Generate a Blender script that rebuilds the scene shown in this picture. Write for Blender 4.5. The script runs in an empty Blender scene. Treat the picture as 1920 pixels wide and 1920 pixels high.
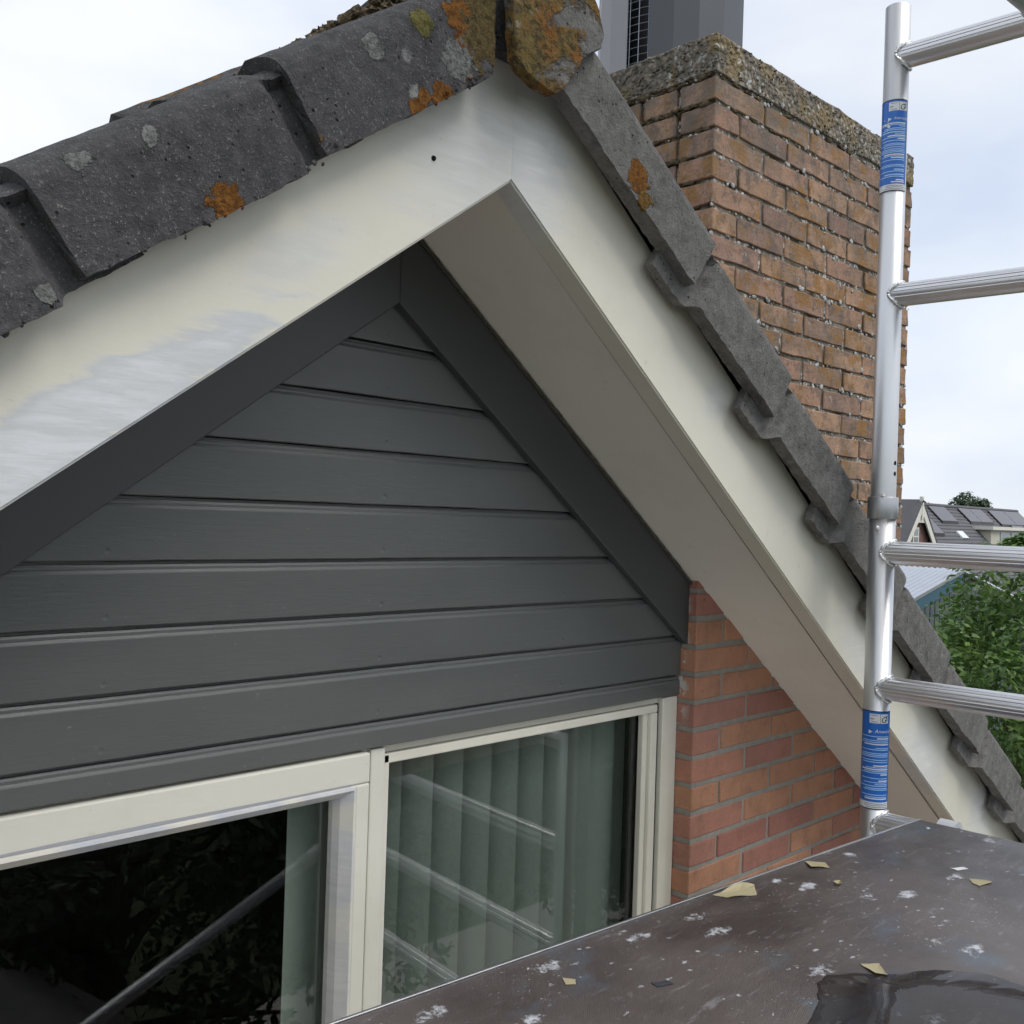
import bpy, bmesh, math, random
from mathutils import Vector, Matrix, noise
R = math.radians
random.seed(7)
sc = bpy.context.scene
COL = sc.collection

# ------------------------------------------------------------------ camera
CAM = Vector((-1.81693, -1.27101, 0.38802))
yaw, pitch, roll, fpx = 0.7686, 0.00363, 0.0327, 1821.3
fwd = Vector((math.sin(yaw)*math.cos(pitch), math.cos(yaw)*math.cos(pitch), math.sin(pitch)))
rgt = Vector((math.cos(yaw), -math.sin(yaw), 0))
upv = rgt.cross(fwd)
r2 = rgt*math.cos(roll) + upv*math.sin(roll)
u2 = -rgt*math.sin(roll) + upv*math.cos(roll)
cd = bpy.data.cameras.new('camera'); cam = bpy.data.objects.new('camera', cd); COL.objects.link(cam)
cd.sensor_width = 36; cd.lens = 36*fpx/1920; cd.clip_start = 0.01; cd.clip_end = 3000
cam.matrix_world = Matrix(((r2.x, u2.x, -fwd.x, CAM.x), (r2.y, u2.y, -fwd.y, CAM.y), (r2.z, u2.z, -fwd.z, CAM.z), (0, 0, 0, 1)))
sc.camera = cam

# ------------------------------------------------------------------ world, sun, exposure
SUN_EL, SUN_AZ = R(55), R(160)       # azimuth measured clockwise from +Y
w = bpy.data.worlds.new('World'); sc.world = w; w.use_nodes = True
nt = w.node_tree; nt.nodes.clear()
out = nt.nodes.new('ShaderNodeOutputWorld')
sky = nt.nodes.new('ShaderNodeTexSky'); sky.sky_type = 'NISHITA'; sky.sun_disc = False
sky.sun_elevation = SUN_EL; sky.sun_rotation = SUN_AZ
b1 = nt.nodes.new('ShaderNodeBackground'); b1.inputs[1].default_value = 0.13
nt.links.new(sky.outputs[0], b1.inputs[0])
tc = nt.nodes.new('ShaderNodeTexCoord'); mp = nt.nodes.new('ShaderNodeMapping'); mp.inputs['Scale'].default_value = (1, 1, 2.2)
nt.links.new(tc.outputs['Generated'], mp.inputs[0])
n1 = nt.nodes.new('ShaderNodeTexNoise'); n1.inputs['Scale'].default_value = 2.3; n1.inputs['Detail'].default_value = 6; n1.inputs['Roughness'].default_value = 0.5
nt.links.new(mp.outputs[0], n1.inputs[0])
cr = nt.nodes.new('ShaderNodeValToRGB')
cr.color_ramp.elements[0].position = 0.36; cr.color_ramp.elements[0].color = (0.70, 0.77, 0.91, 1)
cr.color_ramp.elements[1].position = 0.60; cr.color_ramp.elements[1].color = (0.93, 0.96, 1.0, 1)
e = cr.color_ramp.elements.new(0.47); e.color = (0.82, 0.87, 0.96, 1)
nt.links.new(n1.outputs[0], cr.inputs[0])
b2 = nt.nodes.new('ShaderNodeBackground'); b2.inputs[1].default_value = 0.80
nt.links.new(cr.outputs[0], b2.inputs[0])
n2 = nt.nodes.new('ShaderNodeTexNoise'); n2.inputs['Scale'].default_value = 1.3; n2.inputs['Detail'].default_value = 4
nt.links.new(mp.outputs[0], n2.inputs[0])
mr = nt.nodes.new('ShaderNodeMapRange'); mr.inputs[1].default_value = 0.3; mr.inputs[2].default_value = 0.6; mr.inputs[3].default_value = 0.72; mr.inputs[4].default_value = 1.0
nt.links.new(n2.outputs[0], mr.inputs[0])
mx = nt.nodes.new('ShaderNodeMixShader'); nt.links.new(mr.outputs[0], mx.inputs[0]); nt.links.new(b1.outputs[0], mx.inputs[1]); nt.links.new(b2.outputs[0], mx.inputs[2])
nt.links.new(mx.outputs[0], out.inputs[0])
sl = bpy.data.lights.new('sun', 'SUN'); so = bpy.data.objects.new('sun', sl); COL.objects.link(so)
sl.energy = 1.5; sl.angle = R(30); sl.color = (1, 0.96, 0.9)
sd = Vector((math.sin(SUN_AZ)*math.cos(SUN_EL), math.cos(SUN_AZ)*math.cos(SUN_EL), math.sin(SUN_EL)))
so.rotation_euler = (-sd).to_track_quat('-Z', 'Y').to_euler(); so.location = (0, -5, 8)
sc.view_settings.view_transform = 'Standard'; sc.view_settings.look = 'None'
sc.view_settings.exposure = 0.40; sc.view_settings.gamma = 1
sc.render.engine = 'CYCLES'
sc.cycles.max_bounces = 6; sc.cycles.diffuse_bounces = 3; sc.cycles.use_adaptive_sampling = True; sc.cycles.adaptive_threshold = 0.03; sc.cycles.use_denoising = True; sc.cycles.transparent_max_bounces = 16; sc.cycles.caustics_reflective = False; sc.cycles.caustics_refractive = False

# ------------------------------------------------------------------ materials
class Mat:
    def __init__(s, name, rough=0.6, spec=0.5, metal=0.0):
        s.m = bpy.data.materials.new(name); s.m.use_nodes = True
        s.nt = s.m.node_tree; s.b = s.nt.nodes['Principled BSDF']
        s.b.inputs['Roughness'].default_value = rough; s.b.inputs['Metallic'].default_value = metal
        s.b.inputs['Specular IOR Level'].default_value = spec
        g = s.nt.nodes.new('ShaderNodeNewGeometry'); s.pos = g.outputs['Position']; s.geo = g
    def n(s, t, **k):
        nd = s.nt.nodes.new('ShaderNode'+t)
        for a, v in k.items(): setattr(nd, a, v)
        return nd
    def l(s, a, b): s.nt.links.new(a, b)
    def vec(s, sx=1, sy=1, sz=1, rot=(0, 0, 0), src=None, loc=(0, 0, 0)):
        mpn = s.n('Mapping'); mpn.inputs['Scale'].default_value = (sx, sy, sz); mpn.inputs['Rotation'].default_value = rot; mpn.inputs['Location'].default_value = loc
        s.l(src or s.pos, mpn.inputs[0]); return mpn.outputs[0]
    def noise(s, scale, detail=4, rough=0.55, v=None, dist=0.0):
        t = s.n('TexNoise'); t.inputs['Scale'].default_value = scale; t.inputs['Detail'].default_value = detail
        t.inputs['Roughness'].default_value = rough; t.inputs['Distortion'].default_value = dist
        s.l(v or s.pos, t.inputs['Vector']); return t.outputs['Fac']
    def vor(s, scale, v=None, feature='F1', out='Distance', rnd=1.0):
        t = s.n('TexVoronoi', feature=feature); t.inputs['Scale'].default_value = scale; t.inputs['Randomness'].default_value = rnd
        s.l(v or s.pos, t.inputs['Vector']); return t.outputs[out]
    def rng(s, f, a, b, c=0.0, d=1.0, smooth=False):
        t = s.n('MapRange'); t.clamp = True
        if smooth: t.interpolation_type = 'SMOOTHSTEP'
        for i, v in enumerate((a, b, c, d)): t.inputs[i+1].default_value = v
        s.l(f, t.inputs[0]); return t.outputs[0]
    def math(s, op, a, b=None):
        t = s.n('Math', operation=op)
        for i, v in enumerate((a, b)):
            if v is None: continue
            if isinstance(v, (int, float)): t.inputs[i].default_value = v
            else: s.l(v, t.inputs[i])
        return t.outputs[0]
    def mix(s, f, a, b, mode='MIX'):
        t = s.n('MixRGB', blend_type=mode)
        if isinstance(f, (int, float)): t.inputs[0].default_value = f
        else: s.l(f, t.inputs[0])
        for i, v in ((1, a), (2, b)):
            if isinstance(v, (tuple, list)): t.inputs[i].default_value = (*v, 1) if len(v) == 3 else v
            else: s.l(v, t.inputs[i])
        return t.outputs[0]
    def ramp(s, f, stops, interp='LINEAR'):
        t = s.n('ValToRGB'); cr = t.color_ramp; cr.interpolation = interp
        while len(cr.elements) < len(stops): cr.elements.new(0.5)
        for e, (p, c) in zip(cr.elements, stops): e.position = p; e.color = (*c, 1)
        s.l(f, t.inputs[0]); return t.outputs[0]
    def sep(s):
        t = s.n('SeparateXYZ'); s.l(s.pos, t.inputs[0]); return t.outputs
    def col(s, c):
        if isinstance(c, (tuple, list)): s.b.inputs['Base Color'].default_value = (*c, 1)
        else: s.l(c, s.b.inputs['Base Color'])
    def rough(s, r): s.l(r, s.b.inputs['Roughness'])
    def bump(s, h, strength=0.3, dist=0.01, prev=None):
        t = s.n('Bump'); t.inputs['Strength'].default_value = strength; t.inputs['Distance'].default_value = dist
        s.l(h, t.inputs['Height'])
        if prev is not None: s.l(prev, t.inputs['Normal'])
        s.l(t.outputs[0], s.b.inputs['Normal']); return t.outputs[0]
    def rand(s):
        return s.n('ObjectInfo').outputs['Random']
    def ocol(s):
        return s.n('ObjectInfo').outputs['Color']

M = {}
def concrete(name, base, lich, spots=()):
    k = Mat(name, 0.92, 0.25)
    v1 = k.noise(7, 7, 0.65); v2 = k.noise(60, 5, 0.65); fine = k.noise(260, 4, 0.75); v3 = k.noise(28, 5, 0.65)
    c = k.mix(k.rng(v1, 0.3, 0.7), tuple(x*0.66 for x in base), tuple(x*1.30 for x in base))
    c = k.mix(k.rng(v2, 0.42, 0.66, 0, 0.7), c, tuple(x*1.55 for x in base))
    c = k.mix(k.rng(fine, 0.40, 0.30, 0, 0.65), c, tuple(x*0.35 for x in base))
    c = k.mix(k.rng(fine, 0.585, 0.68, 0, 0.8), c, (0.30, 0.29, 0.275))
    sp = k.vor(210); wz = k.math('ADD', sp, k.math('MULTIPLY', fine, 0.30)); pick = k.noise(31, 3)
    c = k.mix(k.math('MULTIPLY', k.rng(wz, 0.33, 0.26), k.rng(pick, 0.50, 0.62)), c, (0.36, 0.35, 0.33))
    pit = k.math('ADD', k.vor(80), k.math('MULTIPLY', v2, 0.2)); pm_ = k.math('MULTIPLY', k.rng(pit, 0.27, 0.18), k.rng(k.noise(11, 3), 0.44, 0.58))
    c = k.mix(k.rng(k.noise(17, 7, 0.72), 0.54, 0.68, 0, 0.6), c, tuple(x*0.42 for x in base))
    c = k.mix(pm_, c, (0.015, 0.015, 0.016))
    ro = k.math('ADD', k.vor(19), k.math('MULTIPLY', v2, 0.55)); rm = k.math('MULTIPLY', k.rng(ro, 0.50, 0.42), k.rng(k.noise(4.1, 3), 0.60, 0.63))
    c = k.mix(k.math('MULTIPLY', rm, k.rng(fine, 0.35, 0.55, 0.4, 0.95)), c, (0.33, 0.34, 0.33))
    sepc = k.n('SeparateColor'); k.l(k.ocol(), sepc.inputs[0])
    ln = k.noise(8.5, 8, 0.66, dist=0.5); am = k.math('ADD', ln, k.math('SUBTRACT', k.math('MULTIPLY', sepc.outputs[0], lich), 0.34))
    lm = k.rng(am, 0.50, 0.55)
    lc = k.mix(k.rng(k.noise(14, 6, 0.65), 0.40, 0.62), (0.30, 0.115, 0.022), (0.20, 0.145, 0.05))
    lc = k.mix(k.rng(k.noise(100, 5, 0.7), 0.46, 0.60), lc, (0.085, 0.065, 0.03))
    lc = k.mix(k.rng(k.noise(40, 5, 0.7), 0.60, 0.68), lc, (0.30, 0.29, 0.24))
    c = k.mix(lm, c, lc)
    sm = None
    for (x, y, z, r, col) in spots:
        d = k.n('VectorMath', operation='DISTANCE'); k.l(k.pos, d.inputs[0]); d.inputs[1].default_value = (x, y, z)
        f = k.math('ADD', k.math('DIVIDE', d.outputs['Value'], r), k.math('MULTIPLY', k.math('SUBTRACT', v3, 0.5), 2.2))
        f = k.math('ADD', f, k.math('MULTIPLY', k.math('SUBTRACT', v2, 0.5), 1.4))
        f = k.rng(f, 0.98, 0.86)
        cc = k.mix(k.rng(k.noise(110, 5, 0.7), 0.40, 0.62), col, tuple(q*0.42 for q in col))
        c = k.mix(f, c, cc); sm = f if sm is None else k.math('MAXIMUM', sm, f)
    k.col(c)
    h = k.math('ADD', k.math('MULTIPLY', v2, 0.7), k.math('MULTIPLY', fine, 0.8))
    h = k.math('SUBTRACT', h, k.math('MULTIPLY', pm_, 0.7))
    h = k.math('ADD', h, k.math('MULTIPLY', lm, k.math('ADD', 0.2, k.math('MULTIPLY', k.noise(90, 5, 0.7), 1.6))))
    if sm is not None: h = k.math('ADD', h, k.math('MULTIPLY', sm, k.math('ADD', 0.4, k.math('MULTIPLY', k.noise(130, 5, 0.7), 1.8))))
    k.bump(h, 1.0, 0.006)
    return k.m
def _sp(side, sv, n, r, col):
    ct, st = 0.80268, 0.59641
    return (-0.84088 + side*(sv*ct + n*st), -0.29, 0.877 - sv*st + n*ct, r, col)
ORG, PAL = (0.36, 0.15, 0.03), (0.34, 0.345, 0.33)
M['tile_dark'] = concrete('weathered_dark_concrete', (0.080, 0.078, 0.081), 0.5, [_sp(-1, 0.478, 0.152, 0.021, ORG), _sp(-1, 0.11, 0.150, 0.020, ORG), _sp(-1, 0.16, 0.150, 0.013, ORG), _sp(-1, 0.055, 0.165, 0.016, ORG), _sp(-1, 0.02, 0.225, 0.030, ORG),
    _sp(-1, 0.035, 0.195, 0.022, (0.30, 0.12, 0.03)), _sp(-1, -0.005, 0.19, 0.045, (0.21, 0.15, 0.06)), _sp(-1, -0.03, 0.225, 0.04, (0.20, 0.15, 0.055)), _sp(-1, 0.09, 0.24, 0.018, (0.24, 0.22, 0.07)), _sp(-1, 0.14, 0.158, 0.010, ORG), _sp(-1, 0.062, 0.180, 0.030, PAL), _sp(-1, 0.60, 0.250, 0.014, PAL), _sp(-1, 0.515, 0.246, 0.013, PAL), _sp(-1, 0.185, 0.235, 0.016, PAL), _sp(-1, 0.70, 0.155, 0.010, PAL)])
M['tile_grey'] = concrete('weathered_grey_concrete', (0.168, 0.164, 0.157), 0.5, [_sp(1, 0.155, 0.180, 0.026, ORG), _sp(1, 0.185, 0.165, 0.018, (0.30, 0.17, 0.04))])

def brickmat(name, stops, weather):
    k = Mat(name, 0.9, 0.25)
    c = k.ramp(k.rand(), stops, 'LINEAR')
    n1 = k.noise(14, 5, 0.6); c = k.mix(k.rng(n1, 0.3, 0.7, 0, 0.55), c, k.mix(0.5, c, (0.10, 0.055, 0.04)))
    fine = k.noise(150, 4, 0.65); c = k.mix(k.rng(fine, 0.35, 0.7, 0, 0.35), c, k.mix(0.6, c, (0.42, 0.26, 0.17)))
    spk = k.vor(130); c = k.mix(k.math('MULTIPLY', k.rng(spk, 0.16, 0.08), k.rng(k.noise(40, 1), 0.5, 0.6)), c, (0.05, 0.03, 0.025))
    h = k.math('MULTIPLY', fine, 0.5)
    if not weather:
        c = k.mix(k.rng(k.noise(17, 7, 0.72), 0.50, 0.70, 0, 0.5), c, (0.17, 0.095, 0.07))
        c = k.mix(k.rng(k.noise(33, 5, 0.7), 0.60, 0.72, 0, 0.5), c, (0.40, 0.27, 0.20))
        c = k.mix(k.rng(k.noise(60, 5, 0.75), 0.63, 0.70, 0, 0.75), c, (0.045, 0.03, 0.025))
        x_ = k.sep(); pn = k.rng(k.noise(30, 5, 0.7), 0.50, 0.54)      # old white paint on the corner returns
        pn = k.math('MULTIPLY', pn, k.math('MULTIPLY', k.rng(x_[0], 0.004, 0.002), k.math('MULTIPLY', k.rng(x_[1], 0.012, 0.03), k.rng(x_[2], -0.10, 0.0))))
        c = k.mix(pn, c, (0.50, 0.48, 0.43))
        h = k.math('ADD', h, k.math('MULTIPLY', k.noise(55, 5, 0.7), 0.6))
    if weather:
        c = k.mix(k.rng(k.noise(6, 7, 0.68), 0.43, 0.60, 0, 0.72), c, (0.18, 0.145, 0.11))
        c = k.mix(k.rng(k.noise(12, 8, 0.70), 0.51, 0.58, 0, 0.78), c, (0.30, 0.155, 0.045))
        c = k.mix(k.rng(k.noise(19, 8, 0.74), 0.50, 0.60, 0, 0.75), c, (0.14, 0.115, 0.10))
        c = k.mix(k.rng(k.noise(70, 7, 0.78), 0.55, 0.65, 0, 0.6), c, (0.07, 0.058, 0.05))
        wl = k.rng(k.noise(26, 8, 0.80), 0.60, 0.655, 0, 0.8); c = k.mix(wl, c, (0.42, 0.41, 0.385))
        c = k.mix(k.math('MULTIPLY', k.rng(k.sep()[2], 1.15, 1.45), k.rng(k.noise(9, 6, 0.7), 0.45, 0.58, 0, 0.7)), c, (0.15, 0.135, 0.12))
        h = k.math('ADD', h, k.math('ADD', k.math('MULTIPLY', k.noise(45, 6, 0.75), 1.1), k.math('MULTIPLY', wl, 0.4)))
    k.col(c); k.bump(h, 0.7 if weather else 0.5, 0.004)
    return k.m
M['brick'] = brickmat('orange_red_brick', [(0.0, (0.46, 0.225, 0.135)), (0.35, (0.49, 0.25, 0.15)), (0.6, (0.46, 0.21, 0.135)), (0.8, (0.40, 0.185, 0.145)), (1.0, (0.35, 0.145, 0.115))], False)
M['chimney_brick'] = brickmat('weathered_chimney_brick', [(0.0, (0.42, 0.265, 0.165)), (0.3, (0.47, 0.30, 0.20)), (0.6, (0.41, 0.245, 0.17)), (0.85, (0.34, 0.22, 0.17)), (1.0, (0.27, 0.18, 0.145))], True)

def mortar(name, base, moss):
    k = Mat(name, 0.95, 0.2)
    c = k.mix(k.noise(40, 5), tuple(x*0.7 for x in base), tuple(x*1.3 for x in base))
    if moss:
        c = k.mix(k.rng(k.noise(13, 5), 0.45, 0.6), c, (0.055, 0.048, 0.035))
        ro = k.vor(85); c = k.mix(k.math('MULTIPLY', k.rng(ro, 0.45, 0.36), k.rng(k.noise(11, 3), 0.47, 0.55)), c, (0.5, 0.5, 0.48))
    k.col(c); k.bump(k.noise(120, 5, 0.7), 0.7, 0.004); return k.m
M['mortar'] = mortar('grey_mortar', (0.31, 0.29, 0.255), False)
M['mortar_old'] = mortar('mossy_mortar', (0.23, 0.205, 0.17), True)

# exposed-aggregate cap
k = Mat('aggregate_concrete', 0.95, 0.2)
pebc = k.vor(75, out='Color'); c = k.ramp(pebc, [(0.1, (0.16, 0.15, 0.13)), (0.45, (0.27, 0.245, 0.205)), (0.7, (0.25, 0.19, 0.145)), (0.95, (0.40, 0.385, 0.35))])
pd = k.vor(75); c = k.mix(k.rng(pd, 0.35, 0.6), c, (0.15, 0.135, 0.11))
c = k.mix(k.rng(k.noise(7, 6, 0.62), 0.50, 0.58, 0, 0.8), c, k.mix(k.noise(60, 3), (0.26, 0.18, 0.08), (0.22, 0.185, 0.115)))
c = k.mix(k.math('MULTIPLY', k.rng(k.noise(60, 4), 0.57, 0.63), k.rng(k.noise(8, 2), 0.5, 0.56)), c, (0.42, 0.43, 0.42))
k.col(c); k.bump(k.math('ADD', k.math('MULTIPLY', pd, -1.0), k.math('MULTIPLY', k.noise(160, 3), 0.4)), 0.8, 0.008); M['cap'] = k.m

# moss and lichen clumps
def lichenm(name, a, b, sc_=90):
    k = Mat(name, 1.0, 0.1); k.col(k.mix(k.rng(k.noise(sc_, 5, 0.7), 0.35, 0.65), a, b)); k.bump(k.noise(sc_*2, 4, 0.7), 0.8, 0.004); return k.m
M['moss'] = lichenm('dry_brown_moss', (0.055, 0.042, 0.026), (0.19, 0.155, 0.105), 60)
M['lichen_orange'] = lichenm('orange_lichen', (0.22, 0.085, 0.018), (0.40, 0.17, 0.035))
M['lichen_white'] = lichenm('pale_lichen', (0.28, 0.29, 0.28), (0.56, 0.56, 0.54))

# cream-white gloss paint with grey primer patches
def paint(name, base, patches, rough=0.38, amt=1.0, patchcol=(0.585, 0.615, 0.68)):
    k = Mat(name, rough, 0.5)
    c = k.mix(k.noise(2.5, 3), base, tuple(x*0.95 for x in base))
    m = None; rm_ = None
    for (x, y, z, sx, sz, rot, lo, hi, stg) in patches:
        # patch of primer around (x,z): soft ellipse in the board plane broken up by brush noise
        v = k.n('VectorMath', operation='SUBTRACT'); k.l(k.pos, v.inputs[0]); v.inputs[1].default_value = (x, y, z)
        v2 = k.vec(1, 1, 1, (0, rot, 0), v.outputs[0]); v3 = k.vec(1/sx, 0, 1/sz, (0, 0, 0), v2)
        ln = k.n('VectorMath', operation='LENGTH'); k.l(v3, ln.inputs[0])
        br = k.noise(7, 5, 0.6, k.vec(1, 1, 5, (0, rot, 0)), 0.6)
        f = k.math('ADD', ln.outputs['Value'], k.math('MULTIPLY', k.math('SUBTRACT', br, 0.5), 1.3))
        f0 = f; f = k.rng(f, hi, hi-(hi-lo)*0.9-0.12, 0, 1, True)
        f = k.math('MULTIPLY', f, stg)
        rim_ = k.math('MULTIPLY', f, k.rng(f0, lo-0.22, lo+0.02, 0, 1, True))
        m = f if m is None else k.math('MAXIMUM', m, f); rm_ = rim_ if rm_ is None else k.math('MAXIMUM', rm_, rim_)
    if m is not None:
        br = k.noise(10, 5, 0.65, k.vec(1, 1, 9, (0, R(+36.6), 0)), 0.3)
        pc = k.mix(k.rng(br, 0.38, 0.62), tuple(x*0.93 for x in patchcol), tuple(min(1, x*1.18) for x in patchcol))
        pc = k.mix(k.rng(k.noise(26, 4, 0.6, k.vec(1, 1, 7, (0, R(+36.6), 0))), 0.58, 0.68, 0, 0.45), pc, (0.47, 0.51, 0.585))
        pc = k.mix(k.math('MULTIPLY', rm_, 0.95), pc, (0.44, 0.48, 0.56))
        c = k.mix(k.math('MULTIPLY', m, amt), c, pc)
        k.rough(k.rng(m, 0, 0.6, rough, 0.8))
    c = k.mix(k.rng(k.noise(3.1, 6, 0.65), 0.52, 0.75, 0, 0.22), c, (0.42, 0.38, 0.30))
    dirt = k.noise(34, 7, 0.75); c = k.mix(k.rng(dirt, 0.62, 0.76, 0, 0.35), c, (0.26, 0.24, 0.20))
    k.col(c); k.bump(k.noise(55, 4, 0.6, k.vec(1, 1, 3)), 0.06, 0.003)
    return k.m
CREAM = (0.745, 0.718, 0.615)
M['barge_l'] = paint('cream_paint_primed_left', CREAM, [
    (-0.90, 0, 0.93, 0.19, 0.13, R(+36.6), 0.45, 1.25, 0.40), (-0.93, 0, 0.885, 0.06, 0.05, R(36.6), 0.75, 1.0, 0.45), (-1.47, 0, 0.455, 0.33, 0.050, R(33), 0.78, 1.02, 0.68), (-1.20, 0, 0.69, 0.10, 0.04, R(+36.6), 0.4, 1.2, 0.35)])
M['barge_r'] = paint('cream_paint_primed_right', CREAM, [
    (-0.80, 0, 0.95, 0.10, 0.18, 0.0, 0.45, 1.25, 0.5), (-0.30, 0, 0.62, 0.04, 0.06, R(-37), 0.4, 1.2, 0.3), (0.30, 0, 0.10, 0.16, 0.05, R(-37), 0.4, 1.2, 0.3), (0.66, 0, -0.20, 0.16, 0.09, R(-37), 0.4, 1.25, 0.45), (1.05, 0, -0.40, 0.10, 0.10, R(-37), 0.4, 1.2, 0.4)])
M['cream'] = paint('cream_paint', CREAM, [])
M['sash'] = paint('cream_paint_sash', (0.70, 0.685, 0.60), [])
M['bead'] = paint('cream_paint_bead', (0.70, 0.675, 0.60), [(-1.28, 0, -0.068, 0.09, 0.03, 0, 0.5, 1.2, 0.8), (-1.08, 0, -0.066, 0.08, 0.03, 0, 0.5, 1.2, 0.8), (-0.94, 0, -0.066, 0.07, 0.04, 0, 0.6, 1.2, 0.7), (-0.905, 0, -0.2, 0.03, 0.08, 0, 0.6, 1.2, 0.6), (-0.905, 0, -0.38, 0.02, 0.09, 0, 0.6, 1.2, 0.5)], patchcol=(0.50, 0.505, 0.53))
M['soffit'] = paint('cream_soffit_paint', (0.80, 0.77, 0.69), [], 0.55)
k = Mat('primer_grey', 0.7); k.col((0.36, 0.37, 0.40)); M['primer'] = k.m

# dark grey satin boards
k = Mat('dark_grey_board_paint', 0.40, 0.5)
gr = k.noise(24, 6, 0.65, k.vec(1.0, 6, 9)); g2 = k.noise(60, 4, 0.6, k.vec(0.5, 6, 10))
k.col(k.mix(k.rng(k.noise(2.2, 6, 0.65, k.vec(0.6, 1, 1.8)), 0.3, 0.7), (0.093, 0.099, 0.096), (0.112, 0.118, 0.113)))
bc = k.b.inputs['Base Color'].links[0].from_socket
bc = k.mix(k.math('MULTIPLY', k.rng(k.noise(90, 6, 0.8), 0.64, 0.70), k.rng(k.noise(7, 3), 0.52, 0.6, 0, 0.55)), bc, (0.30, 0.30, 0.29)); k.col(bc)
k.rough(k.rng(k.noise(5, 5, 0.6, k.vec(1, 1, 3)), 0.3, 0.7, 0.28, 0.44))
xyz = k.sep()
h = k.math('ADD', k.math('MULTIPLY', gr, 0.6), k.math('MULTIPLY', g2, 0.35))
# nail dimples: one column of nails, one per board, with jitter
for nx in (-0.845, -0.40, -1.30):
    px = k.math('SUBTRACT', xyz[0], nx)
    pz = k.math('SUBTRACT', k.math('FRACT', k.math('DIVIDE', k.math('SUBTRACT', xyz[2], 0.6664 - 0.030), 0.08954)), 0.5)
    d2 = k.math('ADD', k.math('POWER', px, 2.0), k.math('POWER', k.math('MULTIPLY', pz, 0.08954), 2.0))
    h = k.math('SUBTRACT', h, k.rng(k.math('SQRT', d2), 0.0050, 0.001, 0, 3.0))
k.bump(h, 0.13, 0.004); M['board'] = k.m
k = Mat('dark_trim_paint', 0.42, 0.5); k.col(k.mix(k.noise(4, 3), (0.050, 0.054, 0.056), (0.060, 0.064, 0.066)))
k.bump(k.noise(60, 5, 0.6, k.vec(1, 1, 1)), 0.05, 0.003); M['trim'] = k.m

k = Mat('black_gap', 0.9, 0.1); k.col((0.012, 0.012, 0.013)); M['black'] = k.m
k = Mat('rubber_seal', 0.5, 0.4); k.col((0.012, 0.013, 0.015)); M['seal'] = k.m
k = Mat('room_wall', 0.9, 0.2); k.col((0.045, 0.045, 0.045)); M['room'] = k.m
k = Mat('sealant', 0.8); k.col(k.mix(k.noise(80, 4), (0.02, 0.02, 0.02), (0.10, 0.085, 0.06))); M['sealant'] = k.m

# glass: clear where looked through, mirror by Fresnel
gm = bpy.data.materials.new('window_glass'); gm.use_nodes = True; g = gm.node_tree; g.nodes.clear()
o_ = g.nodes.new('ShaderNodeOutputMaterial'); tr = g.nodes.new('ShaderNodeBsdfTransparent'); gl = g.nodes.new('ShaderNodeBsdfGlossy'); fr = g.nodes.new('ShaderNodeMapRange'); lw = g.nodes.new('ShaderNodeLayerWeight'); pw = g.nodes.new('ShaderNodeMath'); pw.operation = 'POWER'; pw.inputs[1].default_value = 4.0; ms = g.nodes.new('ShaderNodeMixShader')
tr.inputs[0].default_value = (0.95, 0.96, 0.95, 1); gl.inputs['Roughness'].default_value = 0.006; g.links.new(lw.outputs['Facing'], pw.inputs[0]); lw.inputs[0].default_value = 0.5; g.links.new(pw.outputs[0], fr.inputs[0]); fr.inputs[3].default_value = 0.045
g.links.new(fr.outputs[0], ms.inputs[0]); g.links.new(tr.outputs[0], ms.inputs[1]); g.links.new(gl.outputs[0], ms.inputs[2]); g.links.new(ms.outputs[0], o_.inputs[0]); M['glass'] = gm

# blind fabric
k = Mat('green_grey_blind', 0.85, 0.2); k.col(k.mix(k.noise(300, 2), (0.26, 0.31, 0.27), (0.29, 0.34, 0.30))); M['blind'] = k.m

# aluminium
def alu(name, base, rough, stretch):
    k = Mat(name, rough, 0.5, 1.0)
    n1 = k.noise(18, 5, 0.6, k.vec(*stretch)); k.col(k.mix(n1, tuple(x*0.88 for x in base), base))
    k.rough(k.rng(k.noise(9, 5, 0.6, k.vec(*stretch)), 0.3, 0.7, rough*0.8, rough*1.3))
    k.bump(k.noise(90, 2, 0.5, k.vec(*stretch)), 0.012, 0.002); return k.m
M['alu'] = alu('aluminium_tube', (0.72, 0.73, 0.74), 0.42, (3, 3, 0.3))
M['alu_rung'] = alu('aluminium_rung', (0.78, 0.78, 0.79), 0.30, (2, 0.12, 2))
M['alu_collar'] = alu('aluminium_collar', (0.50, 0.51, 0.53), 0.42, (2, 2, 2))
M['weld'] = alu('weld_bead', (0.80, 0.80, 0.80), 0.30, (1, 1, 1))
k = Mat('sticker_blue', 0.28); k.col(k.mix(k.noise(6, 2), (0.018, 0.135, 0.52), (0.022, 0.16, 0.58))); M['st_blue'] = k.m
k = Mat('sticker_white', 0.35); k.col((0.72, 0.74, 0.76)); M['st_white'] = k.m
k = Mat('sticker_print', 0.35); k.col((0.38, 0.60, 0.90)); M['st_print'] = k.m
k = Mat('sticker_black', 0.35); k.col((0.02, 0.025, 0.045)); M['st_black'] = k.m
k = Mat('hook_plastic', 0.45); k.col((0.55, 0.57, 0.59)); M['plastic'] = k.m

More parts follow.
